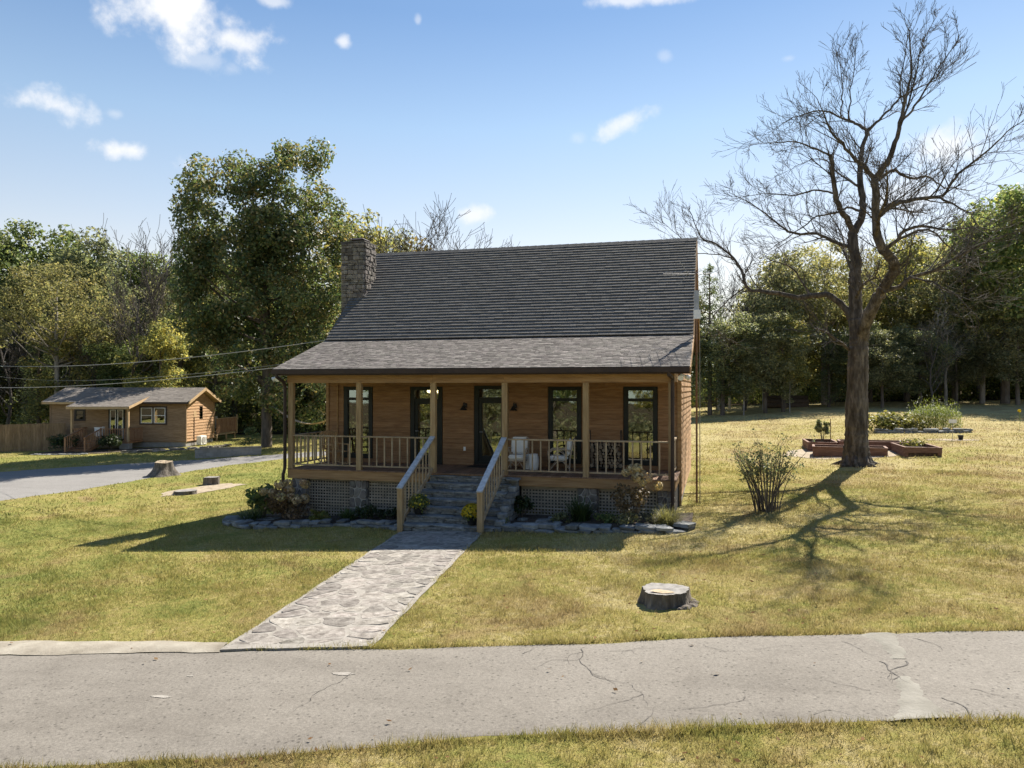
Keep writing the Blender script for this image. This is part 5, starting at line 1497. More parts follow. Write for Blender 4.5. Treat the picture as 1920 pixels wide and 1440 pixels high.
plant_tree('oak', -17.3, 25.5, 21.4, 'very tall dense green oak rising behind the porch and the chimney', None, R(15), .95)
GROUPL = {'L': ('crowded into the dense wood behind the small cabin and its fence', 'the trees of the wood behind the small cabin'),
          'R': ('crowded into the dense wood beyond the right lawn', 'the trees of the wood beyond the right lawn'),
          'M': ('mostly hidden behind the roof of the big house', 'the trees behind the big house')}
KINDW = {'broad': 'round green tree', 'broad2': 'grey-green tree', 'olive': 'olive green tree', 'gold': 'golden green tree', 'gold2': 'slim golden green tree', 'cedar': 'dark cedar', 'cedar2': 'pale cedar', 'bare': 'leafless upright tree', 'bare2': 'leafless spreading tree', 'rust': 'rusty brown tree', 'locust': 'feathery yellow-green tree'}
TREES = [
  ('broad',-56.3,41.9,21.6,'round dark green tree rising behind the yellowish tree at the far left'),
  ('locust',-39.5,29.9,14.7,'wide yellow-green feathery tree behind the left end of the cabin'),
  ('broad2',-48.2,42.0,20.0,'grey-green tree between the yellowish tree and the bare twiggy tree'),
  ('bare',-30.6,28.1,17.7,'tall bare tree standing left of the big oak'),
  ('bare2',-34.6,35.3,19.5,'second bare tree close behind the bare tree by the big oak'),
  ('bare',-39.2,34.1,16.0,'thin bare tree just right of the yellow-green feathery tree'),
  ('cedar',-29.8,32.5,15.2,'dark pointed cedar against the left flank of the big oak'),
  ('cedar2',-27.7,34.1,16.1,'paler feathery cedar under the left side of the big oak'),
  ('gold',-28.5,28.7,9.7,'small golden green tree in front of the bare trees behind the cabin'),
  ('gold2',-21.2,45.2,20.8,'yellow-green tree peeking over the stone chimney'),
  ('olive',-21.3,53.4,20.3,'olive tree top just right of the stone chimney'),
  ('rust',-17.5,52.4,19.5,'rusty brown tree top above the left part of the roof ridge'),
  ('bare2',-11.3,35.4,19.0,'left bare tree rising above the roof ridge'),
  ('bare2',-7.9,36.3,18.4,'right bare tree spreading above the roof ridge'),
  ('bare2',-8.4,46.5,17.6,'bare twig tops barely showing over the middle of the ridge'),
  ('cedar',11.8,43.7,12.4,'dark cedar spire right beside the house gable'),
  ('bare2',14.6,48.5,13.8,'grey bare tree between the cedar spire and the dead tree'),
  ('olive',18.0,49.4,14.0,'olive green tree behind the left limbs of the dead tree'),
  ('locust',21.6,52.5,14.7,'pale olive tree directly behind the dead tree trunk'),
  ('gold2',29.2,56.6,15.7,'tall yellowish tree behind the right limbs of the dead tree'),
  ('olive',32.2,53.3,14.0,'olive tree between the yellowish tree and the big dark one'),
  ('bare',30.6,49.7,8.8,'bare tree with a pale straight trunk at the edge of the wood'),
  ('broad',35.7,52.1,18.4,'tallest dark green tree at the right edge of the picture'),
  ('bare2',28.8,46.1,6.9,'small bare tree with drooping pale twigs by the garden plot'),
  ('sapling',14.4,42.3,4.6,'slender light green sapling between the white posts'),
  ('sapling',17.9,43.2,3.1,'green sapling left of the dead tree at the wood edge'),
  ('rust',-60.1,26.2,9.2,'L'),
  ('broad',-56.0,26.5,10.6,'L'),
  ('cedar2',-55.0,27.8,10.8,'L'),
  ('rust',-50.4,28.6,10.5,'L'),
  ('bare2',-48.2,28.4,8.5,'L'),
  ('bare2',-46.3,31.2,10.8,'L'),
  ('cedar2',-42.8,31.3,10.7,'L'),
  ('gold',-39.6,31.4,9.9,'L'),
  ('bare2',-36.9,31.4,9.8,'L'),
  ('broad',-34.8,32.6,8.2,'L'),
  ('rust',-31.6,33.3,8.7,'L'),
  ('gold',-30.9,34.4,11.0,'L'),
  ('bare2',-19.8,38.9,10.8,'L'),
  ('olive',-17.0,38.0,11.0,'L'),
  ('broad2',-67.9,32.2,14.2,'L'),
  ('gold',-66.0,34.3,14.7,'L'),
  ('rust',-62.1,34.9,12.6,'L'),
  ('olive',-59.3,35.1,13.6,'L'),
  ('olive',-55.2,37.4,12.6,'L'),
  ('bare2',-51.3,37.2,12.8,'L'),
  ('cedar2',-48.2,37.8,13.1,'L'),
  ('cedar2',-44.0,38.6,13.9,'L'),
  ('cedar2',-41.9,39.4,14.2,'L'),
  ('olive',-36.1,39.5,13.8,'L'),
  ('gold2',-34.4,42.3,12.4,'L'),
  ('cedar2',-31.3,41.9,14.7,'L'),
  ('broad',-28.9,44.3,13.9,'L'),
  ('gold',-23.9,45.0,13.6,'L'),
  ('gold',-21.1,44.9,13.4,'L'),
  ('cedar2',-80.4,40.7,20.5,'L'),
  ('broad',-76.4,40.5,18.6,'L'),
  ('cedar2',-71.2,41.7,16.8,'L'),
  ('rust',-64.4,42.8,19.5,'L'),
  ('gold2',-62.4,44.6,16.7,'L'),
  ('broad2',-59.7,46.6,16.9,'L'),
  ('bare2',-54.0,46.8,17.7,'L'),
  ('broad',-50.5,49.2,19.5,'L'),
  ('olive',-45.2,50.8,17.4,'L'),
  ('olive',-39.5,51.3,19.2,'L'),
  ('broad',-34.9,52.7,18.4,'L'),
  ('rust',-30.6,51.1,15.9,'L'),
  ('broad2',-26.6,54.6,17.1,'L'),
  ('broad2',9.1,44.8,7.9,'R'),
  ('broad2',12.8,42.9,8.5,'R'),
  ('olive',16.1,43.8,8.2,'R'),
  ('gold2',17.5,44.6,8.2,'R'),
  ('cedar',21.5,48.8,7.0,'R'),
  ('broad2',23.5,48.6,7.4,'R'),
  ('olive',25.3,47.0,6.4,'R'),
  ('broad2',28.4,48.4,7.0,'R'),
  ('olive',31.8,51.2,6.9,'R'),
  ('locust',34.1,52.4,10.3,'R'),
  ('olive',35.8,49.6,8.1,'R'),
  ('rust',39.0,52.0,9.8,'R'),
  ('bare',40.3,51.0,10.4,'R'),
  ('olive',45.3,54.7,10.4,'R'),
  ('locust',47.6,55.0,9.6,'R'),
  ('bare',48.6,53.1,10.2,'R'),
  ('bare2',52.1,56.0,9.6,'R'),
  ('rust',9.2,51.3,11.8,'R'),
  ('bare2',12.5,52.1,13.0,'R'),
  ('olive',16.8,53.9,12.4,'R'),
  ('gold2',19.5,56.8,11.4,'R'),
  ('gold',22.4,54.4,10.8,'R'),
  ('gold',26.0,56.0,11.8,'R'),
  ('locust',29.3,57.3,10.5,'R'),
  ('broad2',32.6,59.1,13.2,'R'),
  ('bare2',35.7,58.2,12.6,'R'),
  ('olive',40.9,61.0,15.6,'R'),
  ('rust',44.0,62.0,15.6,'R'),
  ('gold',47.2,61.8,13.5,'R'),
  ('olive',49.7,64.1,15.6,'R'),
  ('locust',52.7,63.2,12.4,'R'),
  ('cedar',56.3,63.6,13.8,'R'),
  ('cedar',9.1,65.3,15.9,'R'),
  ('bare',13.3,63.4,14.2,'R'),
  ('rust',19.3,68.2,16.3,'R'),
  ('cedar',21.6,66.4,13.8,'R'),
  ('gold',26.6,67.4,13.8,'R'),
  ('broad2',30.5,67.5,16.5,'R'),
  ('rust',35.7,71.3,17.2,'R'),
  ('gold',40.2,73.1,19.5,'R'),
  ('broad2',46.0,75.6,20.5,'R'),
  ('rust',50.2,76.3,18.2,'R'),
  ('bare2',55.0,77.5,18.5,'R'),
  ('bare',60.1,78.2,16.5,'R'),
  ('rust',61.9,77.2,17.8,'R'),
  ('gold2',-21.9,53.2,16.1,'M'),
  ('gold2',-18.8,54.1,16.5,'M'),
  ('gold2',-14.8,55.1,15.4,'M'),
  ('broad2',-10.5,56.3,15.3,'M'),
  ('broad2',-6.5,57.4,14.4,'M'),
  ('broad2',-2.7,58.4,14.1,'M'),
  ('olive',1.1,59.4,14.0,'M'),
  ('broad2',6.2,60.8,13.4,'M'),
]

random.seed(5)
for kind, x, y, h, lab in TREES:
    lo, gr = GROUPL.get(lab, (lab, None))
    if gr: lo, gr = KINDW[kind] + ' ' + lo, KINDW[kind] + 's among ' + gr
    if 'pale straight trunk' in lab: kind = 'palebare'
    plant_tree(kind, x, y, h, lo, gr, None, 1.15 if gr else 1.0)
# trees across the road, behind the viewer: only their mirror image in the porch glass is seen
for i, (x, y, h) in enumerate([(-9, -33, 9), (-4, -30, 8), (0, -34, 10), (4, -31, 7.5), (8, -35, 10), (12, -30, 7), (16.5, -33, 9), (21, -31, 8), (-14, -36, 11), (26, -35, 11)]):
    plant_tree(['gold', 'olive', 'broad', 'gold', 'gold2', 'olive', 'broad2', 'gold', 'broad', 'olive'][i], x, y, h, 'tree across the road seen only mirrored in the porch glass', 'trees mirrored in the porch glass')


# ------------------------------------------------------------------ undergrowth at the wood edge
def thicket(name, m, pts, seed, label_kind='stuff', n=60, r=.7, leaf=.12, h=1.2):
    rs = np.random.RandomState(seed); V = []
    for x, y, s in pts:
        for k in range(3):
            c = np.array([x + rs.normal() * .6 * s, y + rs.normal() * .5 * s, gf(x, y) + h * s * rs.uniform(.2, .9)])
            V.append(clump_leaves(c, r * s, n, leaf, rs, .5, .8))
    o = link(name, quads_mesh(name, np.concatenate(V), m)); o['kind'] = 'stuff'
    return o


rs = np.random.RandomState(3)
pts = [(x, 57 + .25 * (x - 10) * 0 + rs.uniform(-1.5, 3) + .05 * x, rs.uniform(.7, 1.7)) for x in np.arange(2, 62, .75)]
thicket('undergrowth', M_FOREST, pts, 1, n=70, r=.8)
pts = [(x, 33 + (x + 45) * .12 + rs.uniform(-1.2, 3), rs.uniform(.8, 2.0)) for x in np.arange(-62, -5, .8)]
thicket('undergrowth', M_FOREST, pts, 2, n=70, r=.85)
pts = [(x, 70 + rs.uniform(-2, 4), rs.uniform(3, 5)) for x in np.arange(-5, 75, 1.5)]
thicket('undergrowth', M_FOREST, pts, 5, n=420, r=.8, leaf=.2)
pts = [(x, 52 + (x + 45) * .15 + rs.uniform(-1.2, 6), rs.uniform(3, 5)) for x in np.arange(-75, 0, 1.5)]
thicket('undergrowth', M_FOREST, pts, 6, n=420, r=.8, leaf=.2)
pts = [(x, 62 + rs.uniform(-1.5, 6), rs.uniform(1.6, 3.2)) for x in np.arange(0, 62, 1.1)]
thicket('undergrowth', M_FOREST, pts, 3, n=170, r=.9, leaf=.16)
pts = [(x, 42 + (x + 45) * .15 + rs.uniform(-1.2, 6), rs.uniform(1.6, 3.4)) for x in np.arange(-66, 0, 1.2)]
thicket('undergrowth', M_FOREST, pts, 4, n=170, r=.9, leaf=.16)


rs = np.random.RandomState(12)
pts = [(x, -28.5 + rs.uniform(-1.5, 1.5), rs.uniform(.8, 2.0)) for x in np.arange(-18, 32, .9)]
thicket('undergrowth', M_OLIVE, pts, 9, n=60, r=.9, leaf=.13)

# ------------------------------------------------------------------ flower bed border and plants
def border(t, path, m, hmin, hmax, dmin, dmax, seed, courses=2, wmin=.22, wmax=.62):
    rg = random.Random(seed); P = resample(path, .05); o = t.location; c = 0
    for k in range(courses):
        i = rg.randint(0, 3)
        while i < len(P) - 3:
            w = rg.uniform(wmin, wmax) * (1 - .1 * k); n = max(3, int(w / .05)); j = min(i + n, len(P) - 1)
            (x0, y0), (x1, y1) = P[i], P[j]; h = rg.uniform(hmin, hmax); d = rg.uniform(dmin, dmax); x, y = (x0 + x1) / 2, (y0 + y1) / 2
            link('stone', rock(m, c + seed), t, (x - o.x + rg.uniform(-.02, .02), y - o.y + (.05 * k) + rg.uniform(-.04, .04), gf(x, y) + h * .35 + k * hmax * .72 - o.z), (math.hypot(x1 - x0, y1 - y0) * 1.02, d, h), (rg.uniform(-.07, .07), rg.uniform(-.06, .06), math.atan2(y1 - y0, x1 - x0) + rg.uniform(-.15, .15)))
            c += 1; i = j
            if k and rg.random() < .35: i += 5
    return t


t = empty('bed_border', (1.5, -1.2, gf(1.5, -1.2)), 'flat grey stones edging the flower bed left of the steps', 'stone edging')
border(t, [(-1.95, -.15), (-1.37, -.95), (-.36, -1.48), (1.0, -1.26), (2.31, -.98), (3.91, -1.38), (4.3, -1.6)], M_STEPSTONE, .07, .12, .28, .5, 3, 2)
for i in range(14):
    rg2 = random.Random(i); x, y = -1.1 + rg2.uniform(-.7, .9), -.6 + rg2.uniform(-.5, .35)
    link('stone', rock(M_STEPSTONE, i), t, (x - 1.5, y + 1.2, gf(x, y) + .07 - t.location.z), (rg2.uniform(.25, .6), rg2.uniform(.2, .4), .09), (rg2.uniform(-.1, .1), rg2.uniform(-.1, .1), rg2.uniform(0, 3)))
t = empty('bed_border', (9, -1.9, gf(9, -1.9)), 'flat grey stones edging the flower bed right of the steps', 'stone edging')
border(t, [(6.95, -1.72), (7.9, -1.8), (9.29, -1.98), (10.32, -1.98), (10.96, -2.1), (11.5, -1.85), (11.72, -1.3)], M_STEPSTONE, .07, .12, .28, .5, 5, 2)
for i in range(5):
    rg2 = random.Random(i + 40); x, y = 7.9 + rg2.uniform(-.6, 1.2), -1.0 + rg2.uniform(-.4, .5)
    link('stone', rock(M_STEPSTONE, i), t, (x - 9, y + 1.9, gf(x, y) + .12 - t.location.z), (rg2.uniform(.2, .45), rg2.uniform(.15, .3), .08), (0, rg2.uniform(-.1, .1), rg2.uniform(0, 3)))


def strap_plant(name, x, y, n, ln, w, m, label, cat, seed, spread=1.0, up=.9):
    rs = np.random.RandomState(seed); V = []
    for i in range(n):
        a = rs.uniform(0, 6.283); l = ln * rs.uniform(.6, 1.1); bx, by = rs.normal(0, .05 * spread * 2, 2); k = rs.uniform(.3, 1.0) * spread; u = up * rs.uniform(.7, 1.1)
        d = np.array([math.cos(a), math.sin(a), 0]); s = np.array([-d[1], d[0], 0]) * w; p0 = np.array([bx, by, 0]); P = []
        for f in (0, .4, .75, 1.0): P.append(p0 + d * l * k * f + np.array([0, 0, l * u * (f - .62 * k * f * f)]))
        for j in range(3):
            w0, w1 = (1 - .25 * j), (1 - .25 * (j + 1)) if j < 2 else .08
            V += [P[j] - s * w0, P[j] + s * w0, P[j + 1] + s * w1, P[j + 1] - s * w1]
    t = empty(name, (x, y, gf(x, y) + .06), label, cat)
    link('leaves', quads_mesh('leaves', np.array(V), m), t)
    return t


def leafy(name, x, y, r, h, n, leaf, m, label, cat, seed, stems=7, flat=.8, z0=.05, aspect=.5, nclump=16, stem_m=None, sr=.012):
    rs = np.random.RandomState(seed); V = []; mb = MB()
    for i in range(nclump):
        a = rs.uniform(0, 6.283); q = r * math.sqrt(rs.uniform(0, .75)); c = np.array([math.cos(a) * q, math.sin(a) * q, h * rs.uniform(.32, .85) * (1 - .25 * (q / r) ** 2)])
        V.append(clump_leaves(c, r * .36, n // nclump, leaf, rs, aspect, flat))
        if i < stems: mb.tube([(c[0] * .15, c[1] * .15, -.05), (c[0] * .5, c[1] * .5, c[2] * .5), tuple(c)], [sr, sr * .8, sr * .5], 5, False)
    t = empty(name, (x, y, gf(x, y) + z0), label, cat)
    link('leaves', quads_mesh('leaves', np.concatenate(V), m), t)
    mb.build('stems', stem_m or M_BARK2, t)
    return t


def blooms(t, pts, r, seed):
    rs = np.random.RandomState(seed)
    for p in pts:
        rr = r * rs.uniform(.75, 1.2); d = rs.normal(size=(70, 3)); d /= np.linalg.norm(d, axis=1, keepdims=True)
        V = cards(np.array(p) + d * rr * np.array([1, 1, .85]), d + rs.normal(size=(70, 3)) * .3, rr * .34 * np.ones(70), .8, rs)
        link('bloom', quads_mesh('bloom', V, M_BLOOM), t)


t = leafy('hydrangea_bush', .25, -.55, .72, 1.15, 1400, .055, M_HYD, 'brown dried hydrangea bush with faded blooms by the left porch corner', 'shrub', 1, 12)
rs = np.random.RandomState(4)
blooms(t, [(rs.uniform(-.65, .65), rs.uniform(-.6, .1), rs.uniform(.55, 1.18)) for i in range(20)], .125, 5)
leafy('leafy_bush', -.85, -.10, .55, 1.05, 420, .10, M_GREEN, 'broad leafed green bush outside the left porch corner downspout', 'shrub', 2, 8, aspect=.7)
strap_plant('daylily', -.95, -.55, 170, .75, .013, M_LIRI, 'arching strap leaves sprawling below the broad leafed bush', 'plant', 3, 1.2, .8)
leafy('hosta', 1.35, -.75, .30, .34, 260, .075, M_HOSTA, 'small yellowing hosta between the brown hydrangea and the stone pier', 'plant', 6, 3, aspect=.6)
strap_plant('iris_clump', 2.15, -.5, 150, .52, .014, M_LIRI, 'spiky green clump before the stone pier left of the steps', 'plant', 7, .9, 1.0)
leafy('low_shrub', 2.75, -.45, .38, .45, 420, .05, M_SHRUB, 'low dark shrub between the spiky clump and the left newel post', 'shrub', 8, 5)
leafy('low_shrub', 3.45, -.40, .34, .36, 300, .05, M_SHRUB, 'low dark ground shrub right under the lattice beside the left newel post', 'shrub', 9, 5)


def mum(x, y, z, label, flowers, seed, r=.26):
    t = empty('potted_mum', (x, y, z), label, 'flower pot')
    MB().lathe([(.10, 0), (.13, .10), (.15, .17), (.155, .19), (.13, .19), (.02, .185)], 16).build('pot', M_BLACK, t)
    rs = np.random.RandomState(seed); d = rs.normal(size=(900, 3)); d[:, 2] = np.abs(d[:, 2]) * 1.1 - .25; d /= np.linalg.norm(d, axis=1, keepdims=True)
    link('leaves', quads_mesh('leaves', cards(np.array([0, 0, .26]) + d * r * rs.uniform(.6, .98, (900, 1)), d + rs.normal(size=(900, 3)) * .5, np.full(900, .035), .55, rs), M_SHRUB if not flowers else M_GREEN), t)
    k = flowers; d = rs.normal(size=(max(k, 1), 3)); d[:, 2] = np.abs(d[:, 2]) * 1.2 - .1; d /= np.linalg.norm(d, axis=1, keepdims=True)
    if k:
        o = link('flowers', quads_mesh('flowers', cards(np.array([0, 0, .26]) + d * r * rs.uniform(.96, 1.06, (k, 1)), d + rs.normal(size=(k, 3)) * .25, np.full(k, .026), .9, rs), M_MUM), t); o['kind'] = 'stuff'
    return t


SR = (DZ - .06) / 7
mum(4.74, -1.55, 2 * SR + .01 - .0, 'dark green potted mum with few flowers beside the left newel post', 40, 1, .29)
mum(6.30, -1.80, 1 * SR + .02, 'bright yellow flowering mum in a pot on the steps', 650, 2, .27)
leafy('dark_shrub', 7.28, -.50, .30, .80, 420, .06, M_SHRUB, 'dark narrow shrub against the cheek of the steps', 'shrub', 11, 6)
leafy('low_shrub', 6.98, -1.45, .26, .30, 220, .035, M_OLIVE, 'small wiry plant at the foot of the right newel post', 'shrub', 21, 6)
strap_plant('liriope', 8.95, -.85, 230, .80, .014, M_LIRI, 'dark green strap leaf clump before the right stone pier', 'plant', 12, .85, 1.1)
leafy('low_shrub', 8.45, -1.05, .30, .30, 240, .05, M_OLIVE, 'low olive plant left of the dark strap leaf clump', 'shrub', 13, 4)
leafy('low_shrub', 9.65, -1.05, .30, .28, 300, .045, M_GREEN, 'low green plant between the strap leaf clump and the right hydrangea', 'shrub', 14, 4)
t = leafy('hydrangea_bush', 10.25, -1.05, .48, 1.25, 620, .055, M_HYD, 'sparse hydrangea with orange brown blooms near the right porch corner', 'shrub', 15, 12)
blooms(t, [(.05, -.1, 1.38), (.18, -.15, 1.42), (.28, -.05, 1.30), (.20, -.25, 1.20), (.40, -.1, 1.18), (.32, -.25, 1.08), (.62, -.1, .95), (.70, -.18, 1.0), (-.1, -.2, 1.30)], .125, 6)
leafy('low_shrub', 10.35, -1.5, .45, .36, 420, .035, M_PALEGRASS, 'low pale leafy plant at the feet of the orange brown hydrangea', 'shrub', 16, 6)
strap_plant('ornamental_grass', 11.15, -1.40, 420, .78, .008, M_PALEGRASS, 'pale fountain of ornamental grass at the right end of the bed', 'plant', 17, 1.0, .95)

# bush on the right lawn
t = empty('lilac_bush', (13.64, 1.03, gf(13.64, 1.03)), 'open many-stemmed bush with sparse leaves on the lawn right of the house', 'bush')
rg = random.Random(3); mb = MB(); rs = np.random.RandomState(8); V = []
for i in range(38):
    a = rg.uniform(0, 6.283); b = Vector((math.cos(a) * .34 * rg.random(), math.sin(a) * .34 * rg.random(), -.05)); ln = rg.uniform(1.1, 2.0); sp = rg.uniform(.05, .6)
    P = [b + Vector((math.cos(a) * sp * ln * f ** 1.4, math.sin(a) * sp * ln * f ** 1.4, ln * f * (1 - .12 * sp * f))) for f in (0, .3, .6, .85, 1)]
    mb.tube(P, [.018, .015, .011, .008, .004], 5, False)
    for k in range(5):
        f = rg.uniform(.45, 1); q = P[2].lerp(P[4], (f - .45) / .55); d = Vector((rg.gauss(0, .5), rg.gauss(0, .5), .6)).normalized(); e = q + d * rg.uniform(.15, .4)
        mb.tube([q, q.lerp(e, .5), e], [.006, .005, .003], 3, False)
        if rg.random() < .75: V.append(clump_leaves(np.array(e), .13, rg.choice([4, 7, 11, 14]), .042, rs, .5))
mb.build('stems', M_BARK2, t); link('leaves', quads_mesh('leaves', np.concatenate(V), M_GREYGREEN), t)


# ------------------------------------------------------------------ stumps
def stump(x, y, r, rb, h, label, m, seed, notch=False, flat=False):
    rg = random.Random(seed); t = empty('tree_stump', (x, y, gf(x, y)), label, 'stump'); n = 34; mb = MB(); ph = [rg.uniform(0, 6.28) for _ in range(4)]
    def rad(a, f): return (r + (rb - r) * (1 - f) ** 2.2) * (1 + .06 * math.sin(3 * a + ph[0]) + .04 * math.sin(7 * a + ph[1]) + (.12 * (1 - f) * math.sin(5 * a + ph[2]))) + .012 * math.sin(17 * a + ph[3])
    L = (0, .15, .4, .7, .92, 1.0)
    def top(a): return h * (1 + (.10 * math.sin(a + ph[0]) if flat else .05 * math.sin(a + ph[0]) + .03 * math.sin(3 * a)))
    for f in L:
        for k in range(n):
            a = 2 * math.pi * k / n; q = rad(a, f); mb.v.append((q * math.cos(a), q * math.sin(a), -.06 + f * (top(a) + .06)))
    for i in range(len(L) - 1):
        for k in range(n): mb.f.append((i * n + k, i * n + (k + 1) % n, (i + 1) * n + (k + 1) % n, (i + 1) * n + k))
    mb.build('bark', M_STUMPBARK, t, smooth=True)
    tb = MB(); V = [(rad(2 * math.pi * k / n, 1) * .985 * math.cos(2 * math.pi * k / n), rad(2 * math.pi * k / n, 1) * .985 * math.sin(2 * math.pi * k / n), top(2 * math.pi * k / n) + .001) for k in range(n)]
    V2 = [(a * .8, b * .8, c - .004) for a, b, c in V]
    V3 = [(a * .35, b * .35, c - .012) for a, b, c in V]
    tb.add(V + V2 + V3, [(i * n + k, i * n + (k + 1) % n, (i + 1) * n + (k + 1) % n, (i + 1) * n + k) for i in range(2) for k in range(n)] + [tuple(range(2 * n, 3 * n))])
    tb.build('cut_top', m, t)
    if notch:
        # shavings heaped around the foot
        for k in range(7):
            a = rg.uniform(-1.2, .8); MB().blob((math.cos(a) * (r + .1), math.sin(a) * (r + .06), .02), rg.uniform(.05, .11), k, .45).build('bark_chunk', M_STUMPBARK, t)
        V = [(-.22, -.17, h + .002), (-.14, -.24, h + .004), (-.02, -.29, h + .003), (.08, -.25, h + .004), (.17, -.19, h + .004), (.10, -.12, h + .006), (-.01, -.10, h + .007), (-.09, -.06, h + .006), (-.18, -.10, h + .004)]
        MB().add([(a, b, c - .0) for a, b, c in V], [tuple(range(9))]).build('sawdust', M_CUT, t)
    return t


M_GREYCUT = mat('grey_weathered_cut', [(.13, .12, .11), (.24, .225, .205), (.34, .32, .295)], 7, var=.05, rough=.95)
stump(11.55, -8.05, .36, .43, .22, 'squat dark stump with notched top near the road', M_GREYCUT, 1, True)
stump(-13.40, 10.75, .40, .80, .66, 'tall pale flared stump at the edge of the side driveway', M_CUT, 2)
stump(-8.92, 8.32, .33, .36, .32, 'small dark upright stump on the bare dirt patch', M_GREYCUT, 3)
stump(-8.18, 5.72, .42, .48, .13, 'low flat stump cut almost to the ground on the dirt patch', M_GREYCUT, 4, False, True)

# ------------------------------------------------------------------ raised beds and garden
def raised_bed(x, y, w, d, label, gap=False, hb=.38, rz=0.0):
    z = gf(x + w / 2, y) - .03
    t = empty('raised_bed', (x, y, z), label, 'raised bed', 'timber raised beds beside the dead tree', rz); th = .045
    for k in range(2):
        z0, z1 = k * hb / 2 + .003, (k + 1) * hb / 2 - .003
        if not (gap and k == 0): board('plank', M_BEDWOOD, t, 0, w, 0, th, z0, z1)
        board('plank', M_BEDWOOD, t, 0, w, d - th, d, z0, z1); board('plank', M_BEDWOOD, t, 0, th, th + .002, d - th - .002, z0, z1); board('plank', M_BEDWOOD, t, w - th, w, th + .002, d - th - .002, z0, z1)
    for a in (th, w - th - .08):
        for b in (th, d - th - .08): board('corner_post', M_BEDWOOD, t, a, a + .08, b, b + .08, 0, hb - .02)
    MB().box(th, w - th, th + (.25 if gap else 0), d - th, .02, hb * .72).build('soil', M_SOIL, t)
    board('top_rail', M_BEDWOOD, t, -.02, w + .02, -.02, .075, hb, hb + .032); board('top_rail', M_BEDWOOD, t, -.02, w + .02, d - .075, d + .02, hb, hb + .032)
    board('top_rail', M_BEDWOOD, t, -.02, .075, .077, d - .077, hb, hb + .032); board('top_rail', M_BEDWOOD, t, w - .075, w + .02, .077, d - .077, hb, hb + .032)
    return z + hb * .72


raised_bed(16.2, 13.41, 2.8, 1.25, 'long timber raised bed partly hidden by the dead tree trunk', rz=R(-6))
zz = raised_bed(16.25, 15.64, 1.28, 2.3, 'square timber raised bed holding the staked young plant')
raised_bed(17.5, 15.4, 2.75, 1.2, 'empty timber raised bed furthest behind the dead tree trunk', rz=R(-4))
z4 = raised_bed(19.5, 12.6, 1.32, 2.5, 'timber raised bed with a missing lower front board and low plants', True)
t = leafy('staked_plant', 16.95, 16.6, .28, 1.25, 330, .09, M_GREYGREEN, 'leafy young plant tied to a stake in the square bed', 'plant', 30, 6, z0=.30)
MB().tube([(.36, 0, -.1), (.36, 0, 1.05)], .018, 6).build('stake', M_RUST, t)
leafy('bed_seedlings', 20.2, 14.2, .5, .26, 260, .05, M_SQUASH, 'low straggly plants inside the bed with the missing board', 'plant', 31, 6, z0=.30)

t = empty('garden_border', (22.5, 23.3, gf(22.5, 23.3)), 'dark stacked stone edge along the front of the garden plot', 'stone edging')
border(t, [(20.3, 23.6), (21.9, 23.05), (23.5, 22.95), (24.9, 23.3)], M_STEPSTONE, .10, .16, .25, .4, 9, 2, .3, .8)
leafy('squash_plants', 21.2, 24.6, 1.25, .85, 1300, .10, M_SQUASH, 'yellowing broad leaved squash row in the garden plot', 'plant', 32, 10, nclump=34)
leafy('squash_plants', 22.5, 24.4, 1.1, .75, 800, .085, M_SQUASH, 'drying low vegetable row in the middle of the garden plot', 'plant', 33, 10, nclump=24)
rs = np.random.RandomState(6); V = []
for i in range(9000):
    a = rs.uniform(0, 6.283); q = 1.35 * math.sqrt(rs.rand()); h = rs.uniform(.15, 1.35) * (1 - .35 * (q / 1.35) ** 2) + (.5 if rs.rand() < .08 else 0)
    p = np.array([math.cos(a) * q, math.sin(a) * q * .8, h]); d = rs.normal(size=3); d[2] = abs(d[2]) * .8; d /= np.linalg.norm(d); l = rs.uniform(.06, .15); s = np.cross(d, [0, 0, 1.0]); s = s / max(1e-6, np.linalg.norm(s)) * .013
    V += [p - s, p + s, p + d * l + s * .3, p + d * l - s * .3]
t = empty('asparagus_patch', (23.6, 25.0, gf(23.6, 25.0)), 'bright feathery green asparagus patch in the garden plot', 'plant')
link('leaves', quads_mesh('leaves', np.array(V), M_ASP), t)
mb = MB()
for i in range(26):
    a = i * 2.4; q = 1.1 * math.sqrt(i / 26); mb.tube([(math.cos(a) * q, math.sin(a) * q * .8, -.05), (math.cos(a) * q * 1.05, math.sin(a) * q * .85, 1.25 + .2 * math.sin(i))], [.012, .004], 4, False)
mb.build('stems', M_GREEN, t)
t = empty('black_pot', (23.3, 19.25, gf(23.3, 19.25)), 'small black nursery pot on the pale dirt ring', 'pot')
MB().lathe([(.09, 0), (.12, .20), (.13, .22), (.11, .22), (.10, .10)], 14).build('pot_wall', M_BLACK, t); MB().lathe([(.11, .17), (.02, .18)], 14).build('soil', M_SOIL, t)
t = empty('garden_stake', (22.95, 19.2, gf(22.95, 19.2)), 'thin pale stake with a small white sign beside the black pot', 'stake')
MB().tube([(0, 0, -.1), (0, 0, .95)], .012, 6).build('rod', M_CABLE, t); MB().box(-.16, .16, -.012, .012, .78, .95).build('tag', M_WHITE, t)
t = empty('yellow_flower', (27.7, 25.2, gf(27.7, 25.2)), 'lone yellow flower on a thin stem at the right picture edge', 'flower')
MB().tube([(0, 0, -.05), (.03, 0, .5), (.0, 0, .95)], .010, 5).build('stem', M_GREEN, t)
rs = np.random.RandomState(2); d = rs.normal(size=(40, 3)); d /= np.linalg.norm(d, axis=1, keepdims=True)
link('petals', quads_mesh('petals', cards(np.array([0, 0, .98]) + d * .07, d, np.full(40, .05), .6, rs), M_MUM), t)
